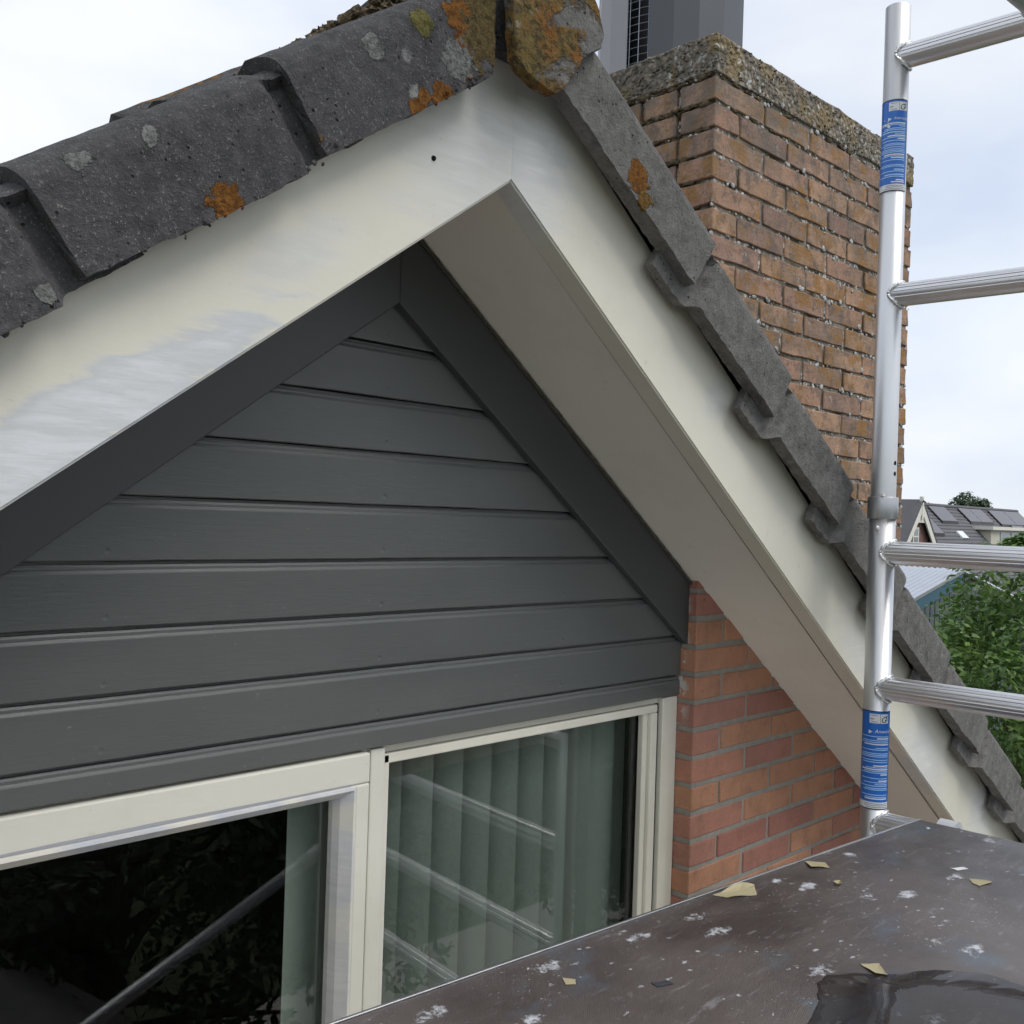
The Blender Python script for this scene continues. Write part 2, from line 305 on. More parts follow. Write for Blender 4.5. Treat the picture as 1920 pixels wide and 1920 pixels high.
# deck plywood: brown phenolic film, mesh print, smears and paint spatter
k = Mat('deck_film', 0.40, 0.65)
rotd = (0, 0, R(4.4))
b_ = k.mix(k.rng(k.noise(3.0, 6, 0.6), 0.36, 0.62), (0.048, 0.037, 0.036), (0.110, 0.092, 0.088))
b_ = k.mix(k.rng(k.noise(8, 6, 0.65, k.vec(0.6, 2.0, 1, rotd)), 0.46, 0.68, 0, 0.55), b_, (0.115, 0.10, 0.09))
sm = k.math('MULTIPLY', k.rng(k.noise(16, 6, 0.7, k.vec(0.6, 1.6, 1, rotd), 0.5), 0.60, 0.70), k.rng(k.noise(5, 3), 0.48, 0.58))
b_ = k.mix(k.math('MULTIPLY', sm, 0.6), b_, (0.33, 0.33, 0.35))
wn = k.n('TexNoise'); wn.inputs['Scale'].default_value = 55; wn.inputs['Detail'].default_value = 4; k.l(k.pos, wn.inputs['Vector'])
wm = k.n('VectorMath', operation='SCALE'); k.l(wn.outputs['Color'], wm.inputs[0]); wm.inputs['Scale'].default_value = 0.030
wa = k.n('VectorMath', operation='ADD'); k.l(k.vec(0.75, 1.5, 1, rotd), wa.inputs[0]); k.l(wm.outputs[0], wa.inputs[1]); WV = wa.outputs[0]
sp1 = k.vor(10, WV); j1 = k.noise(70, 4, 0.7)
s1 = k.math('MULTIPLY', k.rng(k.math('ADD', sp1, k.math('MULTIPLY', j1, 0.34)), 0.37, 0.30), k.rng(k.noise(45, 5, 0.75), 0.42, 0.52))
sp2 = k.vor(34, WV); s2 = k.math('MULTIPLY', k.rng(k.math('ADD', sp2, k.math('MULTIPLY', k.noise(110, 5, 0.75), 0.42)), 0.36, 0.28, 0, 0.8), k.rng(k.noise(6, 5), 0.40, 0.52))
sp3 = k.vor(115, WV); s3 = k.math('MULTIPLY', k.rng(k.math('ADD', sp3, k.math('MULTIPLY', k.noise(200, 3), 0.3)), 0.32, 0.23, 0, 0.7), k.rng(k.noise(9, 5), 0.46, 0.60))
pm = k.math('MAXIMUM', s1, k.math('MAXIMUM', s2, s3))
b_ = k.mix(k.rng(k.noise(4.2, 4, 0.6, k.vec(1, 1.4, 1, rotd, None, (3, 1, 0))), 0.58, 0.66, 0, 0.75), b_, (0.085, 0.105, 0.13))
b_ = k.mix(k.math('MULTIPLY', pm, k.rng(k.noise(80, 5, 0.75), 0.35, 0.55, 0.25, 0.95)), b_, (0.58, 0.60, 0.64))
b_ = k.mix(k.rng(k.noise(26, 7, 0.75, k.vec(0.35, 2.2, 1, (0, 0, R(-32)))), 0.58, 0.70, 0, 0.5), b_, (0.30, 0.29, 0.29))
k.col(b_)
k.rough(k.rng(k.noise(11, 5, 0.65), 0.3, 0.7, 0.27, 0.46))
dv = k.vec(330, 330, 1, rotd); sx = k.n('SeparateXYZ'); k.l(dv, sx.inputs[0])
wv = k.math('MULTIPLY', k.math('SINE', k.math('MULTIPLY', sx.outputs[0], 6.283)), k.math('SINE', k.math('MULTIPLY', sx.outputs[1], 6.283)))
k.bump(k.math('ADD', k.math('MULTIPLY', wv, 0.25), k.math('ADD', k.math('MULTIPLY', pm, 0.8), k.math('MULTIPLY', k.noise(30, 4), 0.5))), 0.25, 0.002); M['deck'] = k.m
k = Mat('masking_tape', 0.7); k.col(k.mix(k.noise(30, 4), (0.33, 0.285, 0.165), (0.43, 0.38, 0.235))); M['tape'] = k.m
k = Mat('paint_chip', 0.6); k.col((0.72, 0.73, 0.73)); M['chip'] = k.m
k = Mat('rag_dark', 0.7); k.col((0.035, 0.04, 0.048)); M['rag'] = k.m
k = Mat('puddle_water', 0.02, 0.5); k.col((0.02, 0.015, 0.015)); k.b.inputs['Alpha'].default_value = 0.55; k.b.inputs['IOR'].default_value = 1.45
k.bump(k.noise(14, 2), 0.02, 0.004); M['water'] = k.m

# cowl
k = Mat('powder_coated_cowl', 0.45, 0.5); k.col(k.mix(k.noise(2, 2), (0.060, 0.066, 0.078), (0.072, 0.078, 0.090))); M['cowl'] = k.m
k = Mat('cowl_lit', 0.5, 0.5); k.col((0.30, 0.30, 0.32)); M['cowl_lit'] = k.m  # same dark metal; sky light on the left panels put into the colour
k = Mat('wire', 0.4, 0.5, 0.8); k.col((0.25, 0.28, 0.32)); M['wire'] = k.m

# far things
k = Mat('far_roof_tile', 0.75); k.col(k.mix(k.noise(3, 3), (0.085, 0.085, 0.095), (0.115, 0.115, 0.125))); M['far_roof'] = k.m
k = Mat('far_brick', 0.9); bt = k.n('TexBrick'); bt.inputs['Scale'].default_value = 5.0; bt.inputs['Color1'].default_value = (0.23, 0.105, 0.085, 1); bt.inputs['Color2'].default_value = (0.18, 0.08, 0.068, 1); bt.inputs['Mortar'].default_value = (0.25, 0.22, 0.2, 1)
k.l(k.vec(1, 1, 1, (R(90), 0, 0)), bt.inputs['Vector']); k.col(bt.outputs['Color']); M['far_brick'] = k.m
k = Mat('far_white', 0.6); k.col((0.72, 0.70, 0.64)); M['far_white'] = k.m
k = Mat('far_cream', 0.7); k.col((0.55, 0.52, 0.44)); M['far_cream'] = k.m
k = Mat('solar_panel', 0.3); k.col((0.10, 0.095, 0.105)); M['solar'] = k.m
k = Mat('solar_edge', 0.4); k.col((0.02, 0.02, 0.022)); M['solar_edge'] = k.m
k = Mat('far_glass', 0.08); k.col((0.25, 0.29, 0.30)); M['far_glass'] = k.m
k = Mat('skylight_glass', 0.08, 0.9); k.col((0.72, 0.75, 0.78)); M['skylight'] = k.m
k = Mat('corrugated_steel', 0.28, 0.5, 0.9); k.col(k.mix(k.noise(1.5, 4), (0.52, 0.54, 0.58), (0.62, 0.64, 0.68))); M['steel'] = k.m
k = Mat('teal_fascia', 0.5); k.col((0.035, 0.10, 0.145)); M['teal'] = k.m
k = Mat('slatted_wall', 0.6); k.col((0.075, 0.095, 0.105)); M['slats'] = k.m
k = Mat('timber_grey', 0.8); k.col(k.mix(k.noise(6, 4), (0.055, 0.055, 0.055), (0.08, 0.08, 0.08))); M['timber'] = k.m
k = Mat('bark', 0.95); k.col(k.mix(k.noise(20, 4), (0.04, 0.03, 0.022), (0.09, 0.07, 0.05))); k.bump(k.noise(40, 4), 0.6, 0.01); M['bark'] = k.m
k = Mat('grass_ground', 0.95); k.col(k.mix(k.noise(0.7, 6), (0.03, 0.05, 0.015), (0.06, 0.08, 0.03))); M['ground'] = k.m
k = Mat('house_far_wall', 0.9); bt = k.n('TexBrick'); bt.inputs['Scale'].default_value = 4.6; bt.inputs['Color1'].default_value = (0.36, 0.16, 0.08, 1); bt.inputs['Color2'].default_value = (0.28, 0.11, 0.07, 1); bt.inputs['Mortar'].default_value = (0.2, 0.19, 0.17, 1)
k.l(k.vec(1, 1, 1, (R(90), 0, 0)), bt.inputs['Vector']); k.col(bt.outputs['Color']); M['plain_brick'] = k.m

def leafm(name, a, b, c):
    m = bpy.data.materials.new(name); m.use_nodes = True; t = m.node_tree; t.nodes.clear()
    o = t.nodes.new('ShaderNodeOutputMaterial'); d = t.nodes.new('ShaderNodeBsdfPrincipled'); tl = t.nodes.new('ShaderNodeBsdfTranslucent'); mx = t.nodes.new('ShaderNodeMixShader')
    g = t.nodes.new('ShaderNodeNewGeometry'); rp = t.nodes.new('ShaderNodeValToRGB')
    rp.color_ramp.elements[0].color = (*a, 1); rp.color_ramp.elements[1].color = (*c, 1); e = rp.color_ramp.elements.new(0.55); e.color = (*b, 1)
    nn = t.nodes.new('ShaderNodeTexNoise'); nn.inputs['Scale'].default_value = 3.0; ad = t.nodes.new('ShaderNodeMath'); ad.operation = 'MULTIPLY_ADD'; t.links.new(g.outputs['Position'], nn.inputs['Vector']); t.links.new(nn.outputs['Fac'], ad.inputs[0]); ad.inputs[1].default_value = 1.3; sb = t.nodes.new('ShaderNodeMath'); sb.operation = 'MULTIPLY_ADD'; t.links.new(g.outputs['Random Per Island'], sb.inputs[0]); sb.inputs[1].default_value = 0.7; sb.inputs[2].default_value = -0.5; t.links.new(sb.outputs[0], ad.inputs[2]); t.links.new(ad.outputs[0], rp.inputs[0]); t.links.new(rp.outputs[0], d.inputs['Base Color']); t.links.new(rp.outputs[0], tl.inputs[0])
    d.inputs['Roughness'].default_value = 0.42; mx.inputs[0].default_value = 0.35
    t.links.new(d.outputs[0], mx.inputs[1]); t.links.new(tl.outputs[0], mx.inputs[2]); t.links.new(mx.outputs[0], o.inputs[0]); return m
M['leaf'] = leafm('bright_leaf', (0.05, 0.11, 0.025), (0.10, 0.19, 0.04), (0.20, 0.30, 0.07))
M['leaf_far'] = leafm('far_leaf', (0.045, 0.075, 0.035), (0.06, 0.10, 0.045), (0.09, 0.13, 0.06))
M['leaf_dark'] = leafm('dark_leaf', (0.015, 0.032, 0.01), (0.03, 0.055, 0.014), (0.055, 0.09, 0.022))

# ------------------------------------------------------------------ helpers
def link(o, parent=None):
    COL.objects.link(o)
    if parent is not None:
        o.parent = parent
        if parent.type == 'EMPTY': o.matrix_parent_inverse = Matrix.Translation(-Vector(parent.location))
    return o
def tag(o, label=None, cat=None, group=None, kind=None):
    if label: o['label'] = label
    if cat: o['category'] = cat
    if group: o['group'] = group
    if kind: o['kind'] = kind
    return o
def thing(name, loc, label, cat, group=None):
    o = bpy.data.objects.new(name, None); o.empty_display_size = 0.1; COL.objects.link(o); o.location = loc
    return tag(o, label, cat, group)
def mesh(name, verts, faces, mat, parent=None, smooth=False):
    me = bpy.data.meshes.new(name); me.from_pydata([tuple(v) for v in verts], [], faces); me.update()
    if smooth: me.polygons.foreach_set('use_smooth', [True]*len(me.polygons))
    me.materials.append(M[mat] if isinstance(mat, str) else mat)
    return link(bpy.data.objects.new(name, me), parent)
def bm_obj(name, bm, mat, parent=None, smooth=False):
    me = bpy.data.meshes.new(name); bm.normal_update(); bm.to_mesh(me); bm.free()
    if smooth: me.polygons.foreach_set('use_smooth', [True]*len(me.polygons))
    me.materials.append(M[mat]); return link(bpy.data.objects.new(name, me), parent)
def box(x0, x1, y0, y1, z0, z1):
    v = [(x0, y0, z0), (x1, y0, z0), (x1, y1, z0), (x0, y1, z0), (x0, y0, z1), (x1, y0, z1), (x1, y1, z1), (x0, y1, z1)]
    f = [(0, 3, 2, 1), (4, 5, 6, 7), (0, 1, 5, 4), (1, 2, 6, 5), (2, 3, 7, 6), (3, 0, 4, 7)]
    return v, f
def add_box(bm, *a):
    v, f = box(*a); vs = [bm.verts.new(p) for p in v]
    return [bm.faces.new([vs[i] for i in q]) for q in f], vs
def bevel_box(name, a, mat, parent, bev=0.003, seg=2):
    bm = bmesh.new(); add_box(bm, *a)
    bmesh.ops.bevel(bm, geom=bm.edges[:], offset=bev, segments=seg, profile=0.5, affect='EDGES')
    return bm_obj(name, bm, mat, parent)
def prism(name, poly, axis_vec, mat, parent, bev=0.0, seg=2):
    """poly: list of 3D points (one planar face); extruded by axis_vec"""
    bm = bmesh.new(); a = [bm.verts.new(p) for p in poly]; av = Vector(axis_vec); b = [bm.verts.new(Vector(p)+av) for p in poly]
    n = len(poly); bm.faces.new(a); bm.faces.new(b[::-1])
    for i in range(n): bm.faces.new((a[i], b[i], b[(i+1) % n], a[(i+1) % n]))
    bmesh.ops.recalc_face_normals(bm, faces=bm.faces[:])
    if bev: bmesh.ops.bevel(bm, geom=bm.edges[:], offset=bev, segments=seg, profile=0.5, affect='EDGES')
    return bm_obj(name, bm, mat, parent)
def tube_pts(path, radius, seg=12):
    """rings along a path (list of Vector); radius float or list"""
    V, F = [], []
    n = len(path); up = Vector((0, 0, 1))
    for i, p in enumerate(path):
        d = (path[min(i+1, n-1)]-path[max(i-1, 0)]).normalized()
        ref = up if abs(d.z) < 0.9 else Vector((1, 0, 0))
        a = d.cross(ref).normalized(); b = d.cross(a)
        r = radius[i] if isinstance(radius, (list, tuple)) else radius
        for j in range(seg):
            t = 2*math.pi*j/seg; V.append(p + a*math.cos(t)*r + b*math.sin(t)*r)
    for i in range(n-1):
        for j in range(seg):
            F.append((i*seg+j, i*seg+(j+1) % seg, (i+1)*seg+(j+1) % seg, (i+1)*seg+j))
    F.append(tuple(range(seg))[::-1]); F.append(tuple((n-1)*seg+j for j in range(seg)))
    return V, F
def nz(p, s, o=0.0): return noise.noise(Vector((p[0]*s+o, p[1]*s-o, p[2]*s+o*0.7)))

# ------------------------------------------------------------------ shared measures of the gable
AX, ZF, MS = -0.84088, 0.877, 0.74309          # ridge line x, bargeboard lower apex z, roof slope
TH = math.atan(MS); CT, ST = math.cos(TH), math.sin(TH)
YF, YC, YT = -0.2375, 0.040, 0.022             # bargeboard face, cladding face, trim face
def sn(side, s, n, y):
    """point on the roof slope: s down the slope, n square to it above the bargeboard's lower edge"""
    return Vector((AX + side*(s*CT + n*ST), y, ZF - s*ST + n*CT))
GROUND = -6.2

# ------------------------------------------------------------------ the ground
g_ = mesh('ground', [(-400, -400, GROUND), (900, -400, GROUND), (900, 900, GROUND), (-400, 900, GROUND)], [(0, 1, 2, 3)], 'ground'); tag(g_, 'mown lawn ground around the houses', None, None, 'structure')

k = Mat('bounce_slab_pale', 0.9); k.col(k.mix(k.noise(1.2, 5), (0.50, 0.48, 0.45), (0.60, 0.58, 0.545))); M['bounce_pale'] = k.m
tag(mesh('bounce_slab', [(-13, -10.0, GROUND+0.02), (13, -10.0, GROUND+0.02), (13, 0, GROUND+0.02), (-13, 0, GROUND+0.02)], [(0, 1, 2, 3)], 'bounce_pale'), 'unseen pale slab added below the house to bounce light upwards', None, None, 'structure')  # added out of view, pale so that it throws light up at the soffit
# ------------------------------------------------------------------ the house
house = thing('brick_house', (AX, 0.5, GROUND), 'brick house with dark grey boarded gable, cream bargeboards and concrete roof tiles', 'house')

# --- brick pier with single bricks
S = 0.0625; BZ0 = 0.2315
def soffit_z(x): return ZF - MS*(x-AX)
core = prism('brick_wall', [(0.004, 0.0035, GROUND), (2.2, 0.0035, GROUND), (2.2, 0.0035, soffit_z(2.2)+0.01), (0.004, 0.0035, soffit_z(0.004)+0.01)], (0, 0.29, 0), 'mortar', house)
def brick_mesh(name, L, D, H, seed, amp, sub):
    bm = bmesh.new(); add_box(bm, 0, L, 0, D, 0, H)
    bmesh.ops.bevel(bm, geom=bm.edges[:], offset=0.0022, segments=1, affect='EDGES')
    if sub:
        bmesh.ops.subdivide_edges(bm, edges=[e for e in bm.edges if e.calc_length() > 0.03], cuts=sub, use_grid_fill=True)
    for v in bm.verts:
        v.co += Vector((nz(v.co, 28, seed*3.1), nz(v.co, 28, seed*5.3+9), nz(v.co, 28, seed*2.7+31)))*amp
    me = bpy.data.meshes.new(name); bm.normal_update(); bm.to_mesh(me); bm.free(); return me
def brick_set(mat, amp, sub, H):
    d = {}
    for key, L, D in (('stretcher', 0.211, 0.10), ('header', 0.101, 0.10), ('long', 0.10, 0.211), ('closer', 0.048, 0.10)):
        d[key] = []
        for i in range(5):
            me = brick_mesh('brick', L, D, H, i+hash(key) % 7 if False else i+len(key), amp, sub); me.materials.append(M[mat]); d[key].append(me)
    return d
BW = brick_set('brick', 0.0014, 1, 0.0505)
def put_brick(me, x, y, z, parent):
    o = bpy.data.objects.new('brick', me); COL.objects.link(o); o.parent = parent; o.location = (x + random.uniform(-.0015, .0015), y + random.uniform(-.0012, .0012), z + random.uniform(-.001, .001))
    return o
def soffit_z(x): return ZF - MS*(x-AX)
for kx in range(-4, 17):
    zt = BZ0 - kx*S; zb = zt - S + 0.006
    x = 0.0; first = True
    while x < 1.6:
        if first and kx % 2: L, key = 0.101, 'header'
        else: L, key = 0.211, 'stretcher'
        if soffit_z(x) + 0.02 > zb and not (zb > 0.34):
            put_brick(random.choice(BW[key]), x, 0, zb, core)
        x += L + 0.010; first = False
        if soffit_z(x) < zb - 0.05: break
# left pier and the rest of the storeys below (outside the picture)
mesh('lower_wall', *box(-4.2, 0.0, 0.02, 0.30, GROUND, -1.35), 'plain_brick', house)
mesh('left_pier', *box(-4.2, -1.69, 0.0, 0.30, -1.35, 0.30), 'plain_brick', house)
mesh('right_pier', *box(1.7, 3.2, -0.002, 0.31, GROUND, -1.55), 'plain_brick', house)

# --- boarded gable
HB, ZL0 = 0.08954, 0.6664
cl = prism('cladding', [(-1.69, 0.056, -0.003), (-0.002, 0.056, -0.003), (-0.002, 0.056, soffit_z(-0.002)-0.01), (AX, 0.056, ZF-0.01), (-1.68, 0.056, soffit_z(-0.002)-0.01)], (0, 0.05, 0), 'black', house)
for i in range(9):
    zt = ZL0 - (i-1)*HB if i else 0.78
    zb = ZL0 - i*HB if i < 8 else -0.0052
    hw = (ZF - zt)/MS - 0.012; hw = max(hw, 0.02)
    hwb = (ZF - zb)/MS - 0.012
    def ex(z):
        h_ = max((ZF - z)/MS - 0.012, 0.01); return max(AX-h_, -1.69), min(AX+h_, -0.003)
    if i: prof = [(0.052, zt-0.0002), (0.052, zt-0.0035), (0.0464, zt-0.0042), (0.0448, zt-0.0076), (0.0446, zt-0.0106), (0.0421, zt-0.0113), (0.0403, zt-0.0152), (YC, zt-0.0164)]
    else: prof = [(0.052, zt-0.0005), (YC, zt-0.001)]
    bottom = zb if i == 8 else zb + 0.0012
    prof += [(YC, zt + (bottom-zt)*t) for t in (0.4, 0.7)] + [(YC, bottom+0.0016), (YC+0.0016, bottom), (0.052, bottom)]
    V, F = [], []; nseg = 40
    for (py, pz) in prof:
        xa, xb = ex(pz)
        for j in range(nseg+1):
            x = xa + (xb-xa)*j/nseg
            wob = 0.0006*nz((x, 0, pz+i), 6, i) + 0.0005*nz((x, 0, i), 30, i)
            V.append((x, py + 0.0005*nz((x, 0, i*3.0), 5, 2.0), pz + wob))
    for a in range(len(prof)-1):
        for j in range(nseg):
            q = a*(nseg+1)+j; F.append((q, q+nseg+1, q+nseg+2, q+1))
    mesh('board', V, F, 'board', cl)
# rake trims
def trim(side):
    zt_, wv = 0.7345, 0.0
    xe = -0.001 if side > 0 else -1.681
    pts = [(AX, YT, zt_), (xe, YT, zt_ - MS*abs(xe-AX)), (xe, YT, ZF - 0.002 - MS*abs(xe-AX)), (AX, YT, ZF-0.002)]
    return prism('trim_board', pts, (0, YC+0.004-YT, 0), 'trim', house, 0.0015, 1)
trim(1); trim(-1)
# rough sealant bead where the right trim meets the soffit
V = []; path = [Vector((AX+0.02+t*0.835, YT-0.002, soffit_z(AX+0.02+t*0.835)-0.003)) for t in [i/160 for i in range(161)]]
Vt, Ft = tube_pts(path, [0.0022+0.0028*abs(nz(p, 40))+0.003*max(0, nz(p, 9, 3)) for p in path], 6)
mesh('sealant_bead', [Vector(v)+Vector((0, 0, 0.002*nz(v, 90))) for v in Vt], Ft, 'sealant', house)

# --- bargeboards, soffits
def barge(side, mat):
    L = 3.1; w_ = 0.172; t_ = 0.042
    # mitre at the ridge: vertical cut at x=AX
    a = Vector((AX + side*0.0001, YF, ZF)); b = sn(side, L, 0, YF); c_ = sn(side, L, w_, YF); d = Vector((AX + side*0.0001, YF, ZF + w_/CT))
    N = 48; V, F = [], []
    for (p, q) in ((a, b), (d, c_)):
        pass
    bm = bmesh.new()
    vs = [bm.verts.new(p) for p in (a, b, c_, d)]; vb = [bm.verts.new(p+Vector((0, t_, 0))) for p in (a, b, c_, d)]
    bm.faces.new(vs); bm.faces.new(vb[::-1])
    for i in range(4): bm.faces.new((vs[i], vb[i], vb[(i+1) % 4], vs[(i+1) % 4]))
    bmesh.ops.recalc_face_normals(bm, faces=bm.faces[:])
    lo = [e for e in bm.edges if all(abs((v.co.z - (ZF - MS*abs(v.co.x-AX)))) < 0.003 for v in e.verts) and e.calc_length() > 1]
    bmesh.ops.bevel(bm, geom=lo, offset=0.003, segments=2, affect='EDGES')
    return bm_obj('bargeboard', bm, mat, house)
tag(barge(-1, 'barge_l'), 'left bargeboard with grey primer patches along its lower edge')
tag(barge(1, 'barge_r'), 'right bargeboard running down past the brickwork')
def soffit(side):
    y0a, y0b = YF+0.0425, YF+0.0475
    L = 3.1; y1 = YT+0.012
    lo = [Vector((AX+side*0.001, y0a, ZF+0.0035)), sn(side, L, 0.003, y0b + 0.006), sn(side, L, 0.003, y1), Vector((AX+side*0.001, y1, ZF+0.0035))]
    upn = Vector((side*ST, 0, CT))*0.016
    return prism('soffit_board', lo, upn, 'soffit', house)
soffit(1); soffit(-1)
for side in (1, -1):     # timber above, closes the eaves from light
    lo = [Vector((AX, YF+0.03, ZF+0.045)), sn(side, 3.1, 0.036, YF+0.03), sn(side, 3.1, 0.036, 3.5), Vector((AX, 3.5, ZF+0.045))]
    prism('roof_deck', lo, Vector((side*ST, 0, CT))*0.06, 'black', house)

# --- nail hole
bm = bmesh.new(); bmesh.ops.create_cone(bm, cap_ends=True, segments=10, radius1=0.0042, radius2=0.0028, depth=0.003)
o = bm_obj('screw_hole', bm, 'black', house); o.location = sn(-1, 0.122, 0.082, YF-0.001); o.rotation_euler = (R(90), 0, 0)

# ------------------------------------------------------------------ roof tiles
roof = mesh('roof', *box(AX-0.05, AX+0.05, 0.3, 3.4, ZF+0.2, ZF+0.26), 'tile_dark', house)
GA = 0.335
def verge_tile(side, s_lo, s_hi, mat, seed, lich, cutx=None, flat=False):
    # cross-sections (y, n), tail and head of the tile
    fl = [(-0.290, 0.137 + (0.231-0.137)*i/9) for i in range(10)]
    top = [(-0.288, 0.240), (-0.281, 0.2500), (-0.268, 0.2585), (-0.250, 0.2640), (-0.228, 0.2655), (-0.205, 0.2600), (-0.18, 0.2480), (-0.15, 0.2380), (-0.12, 0.2350), (-0.09, 0.2400), (-0.06, 0.2580), (-0.03, 0.2760), (0.0, 0.2830), (0.03, 0.2780)]
    und = [(0.03, 0.258), (0.0, 0.263), (-0.03, 0.256), (-0.06, 0.238), (-0.09, 0.221), (-0.12, 0.216), (-0.15, 0.219), (-0.18, 0.229), (-0.205, 0.240), (-0.228, 0.245), (-0.250, 0.238), (-0.262, 0.222), (-0.262, 0.137)]
    P = fl + top + und; nf = len(fl)
    step = 0.0055; s0 = s_hi; ns = max(2, int((s_lo - s0)/step)); V, F = [], []
    K = len(P)
    for i in range(ns+1):
        s = s0 + (s_lo-s0)*i/ns
        d = s_lo - s                                   # distance from the tail
        lift = (0.013 if side < 0 else 0.024)*(1 - min(1, d/(GA+0.08)))
        hd = 0.0 if flat else min(1, max(0, (d - (GA-0.040))/0.022))     # 0 tail, 1 head (under the tile above)
        hd = hd*hd*(3-2*hd)
        for j, (y, n) in enumerate(P):
            fl_zone = y < -0.255 and n < 0.245
            y2, n2 = y, n + lift
            if fl_zone:
                y2 = y + (0.020 if side < 0 else 0.022 if y < -0.28 else 0.012)*hd
                if n < 0.18: n2 += ((-0.004-0.009*abs(nz((seed, 1, 2), 0.37))*2) if side > 0 else 0.014)*hd*(1-(n-0.137)/0.043)
            if hd > 0: n2 -= 0.006*hd
            p = sn(side, s, n2, y2)
            if cutx is not None:
                lim = cutx - side*0.0
                if side*(p.x - lim) < 0: p.x = lim + 0.0015*nz(p, 60, seed)
            # weathering: rough arrises and surface
            edge = 1.0 if (j in (0, 1, 2, K-1, K-2)) else 0.45
            endk = max(0, 1 - d/0.02)
            a_ = 0.0016*edge + 0.0012*endk
            p = p + Vector((nz(p, 75, seed), 0.7*nz(p, 75, seed+5), nz(p, 75, seed+9)))*a_ + Vector((nz(p, 22, seed+2), 0.5*nz(p, 22, seed+3), nz(p, 22, seed+4)))*0.0009*edge
            if j <= 1 or j >= K-1:
                p += Vector((side*ST, 0, CT))*(0.009*max(0, nz(p, 9, seed+7)-0.28) + 0.0024*nz(p, 70, seed+8) + 0.004*max(0, nz(p, 34, seed+6)-0.25))
            V.append(p)
    for i in range(ns):
        for j in range(K):
            a, b = i*K+j, i*K+(j+1) % K; c_, d_ = a+K, b+K
            F.append((a, b, d_, c_) if side < 0 else (a, c_, d_, b))
    # fill end caps by fans between flange outer/inner and top/underside
    def cap(base, flip):
        o_idx = list(range(nf+len(top))); i_idx = list(range(K-1, nf+len(top)-1, -1))
        m_ = len(o_idx); n_ = len(i_idx)
        for t in range(m_-1):
            a = base+o_idx[t]; b = base+o_idx[t+1]
            ia = base+i_idx[min(n_-1, int(t*n_/m_))]; ib = base+i_idx[min(n_-1, int((t+1)*n_/m_))]
            q = (a, b, ib, ia) if ia != ib else (a, b, ia)
            F.append(q if flip else q[::-1])
    cap(0, side > 0); cap(ns*K, side < 0)
    o = mesh('verge_tile', V, F, mat, roof); o.color = (lich, 0, 0, 1); return o
def field_tile(side, s_lo, y0, mat, seed, lich):
    prof = [(0.0, 0.249), (0.0, 0.262), (0.03, 0.258), (0.07, 0.240), (0.11, 0.236), (0.13, 0.252), (0.16, 0.290), (0.20, 0.308), (0.24, 0.292), (0.28, 0.255), (0.33, 0.240)]
    und = [(y, n-0.018) for (y, n) in prof[::-1]]; P = prof + und; K = len(P); ns = 14; V, F = [], []
    for i in range(ns+1):
        d = (GA+0.07)*(1-i/ns); s = s_lo - d; lift = 0.012*(1-d/(GA+0.08))
        for (y, n) in P:
            p = sn(side, s, n+lift, y0+y); V.append(p + Vector((nz(p, 40, seed), nz(p, 40, seed+2), nz(p, 40, seed+4)))*0.0022)
    for i in range(ns):
        for j in range(K):
            a, b = i*K+j, i*K+(j+1) % K; F.append((a, b, b+K, a+K) if side < 0 else (a, a+K, b+K, b))
    h = len(prof)
    for base, fl_ in ((0, side > 0), (ns*K, side < 0)):
        for t in range(h-1):
            q = (base+t, base+t+1, base+K-2-t, base+K-1-t); F.append(q if fl_ else q[::-1])
    o = mesh('roof_tile', V, F, mat, roof, True); o.color = (lich, 0, 0, 1); return o
LS = [0.322, 0.657, 0.992, 1.327]
for i, s in enumerate(LS):
    verge_tile(-1, s, (s-GA-0.075) if i else -0.16, 'tile_dark', 3+i*11, (0.46 if i == 0 else 0.16), -0.931 if i == 0 else None, i == 0)
    for c_ in range(4): field_tile(-1, s-0.004*c_-0.05, 0.012+c_*0.30, 'tile_dark', 50+i*7+c_, 0.66)
for i in range(9):
    s = 0.362 + GA*i
    verge_tile(1, s, (s-GA-0.060-0.03*random.random()) if i else -0.085, 'tile_grey', 101+i*13, 0.30 if i == 0 else 0.1, None, i == 0)
    for c_ in range(4):
        px = AX + s*CT
        if 0.0 < px < 1.45 and c_ < 3: continue
        field_tile(1, s, 0.012+c_*0.30, 'tile_grey', 150+i*7+c_, 0.4)
# ridge: closed end piece and the ridge tiles behind it
rp = [(-0.912, 1.10), (-0.908, 1.05), (-0.902, 1.018), (-0.890, 1.006), (-0.870, 0.999), (-0.845, 0.992), (-0.826, 0.991), (-0.812, 1.000), (-0.798, 1.018), (-0.778, 1.045), (-0.760, 1.071), (-0.742, 1.084), (-0.727, 1.090), (-0.723, 1.112), (-0.733, 1.140), (-0.757, 1.172), (-0.795, 1.196), (-0.84, 1.204), (-0.876, 1.19), (-0.902, 1.15)]
bm = bmesh.new(); fr_ = [bm.verts.new((x, -0.306, z)) for x, z in rp]; f_ = bm.faces.new(fr_)
ret = bmesh.ops.extrude_face_region(bm, geom=[f_]); 
for v in [g for g in ret['geom'] if isinstance(g, bmesh.types.BMVert)]: v.co.y += 0.020
bmesh.ops.recalc_face_normals(bm, faces=bm.faces[:])
bmesh.ops.bevel(bm, geom=bm.edges[:], offset=0.0012, segments=1, affect='EDGES')
bmesh.ops.triangulate(bm, faces=[f for f in bm.faces if len(f.verts) > 4])
bmesh.ops.subdivide_edges(bm, edges=[e for e in bm.edges if e.calc_length() > 0.012], cuts=4, use_grid_fill=True)
bmesh.ops.triangulate(bm, faces=bm.faces[:])
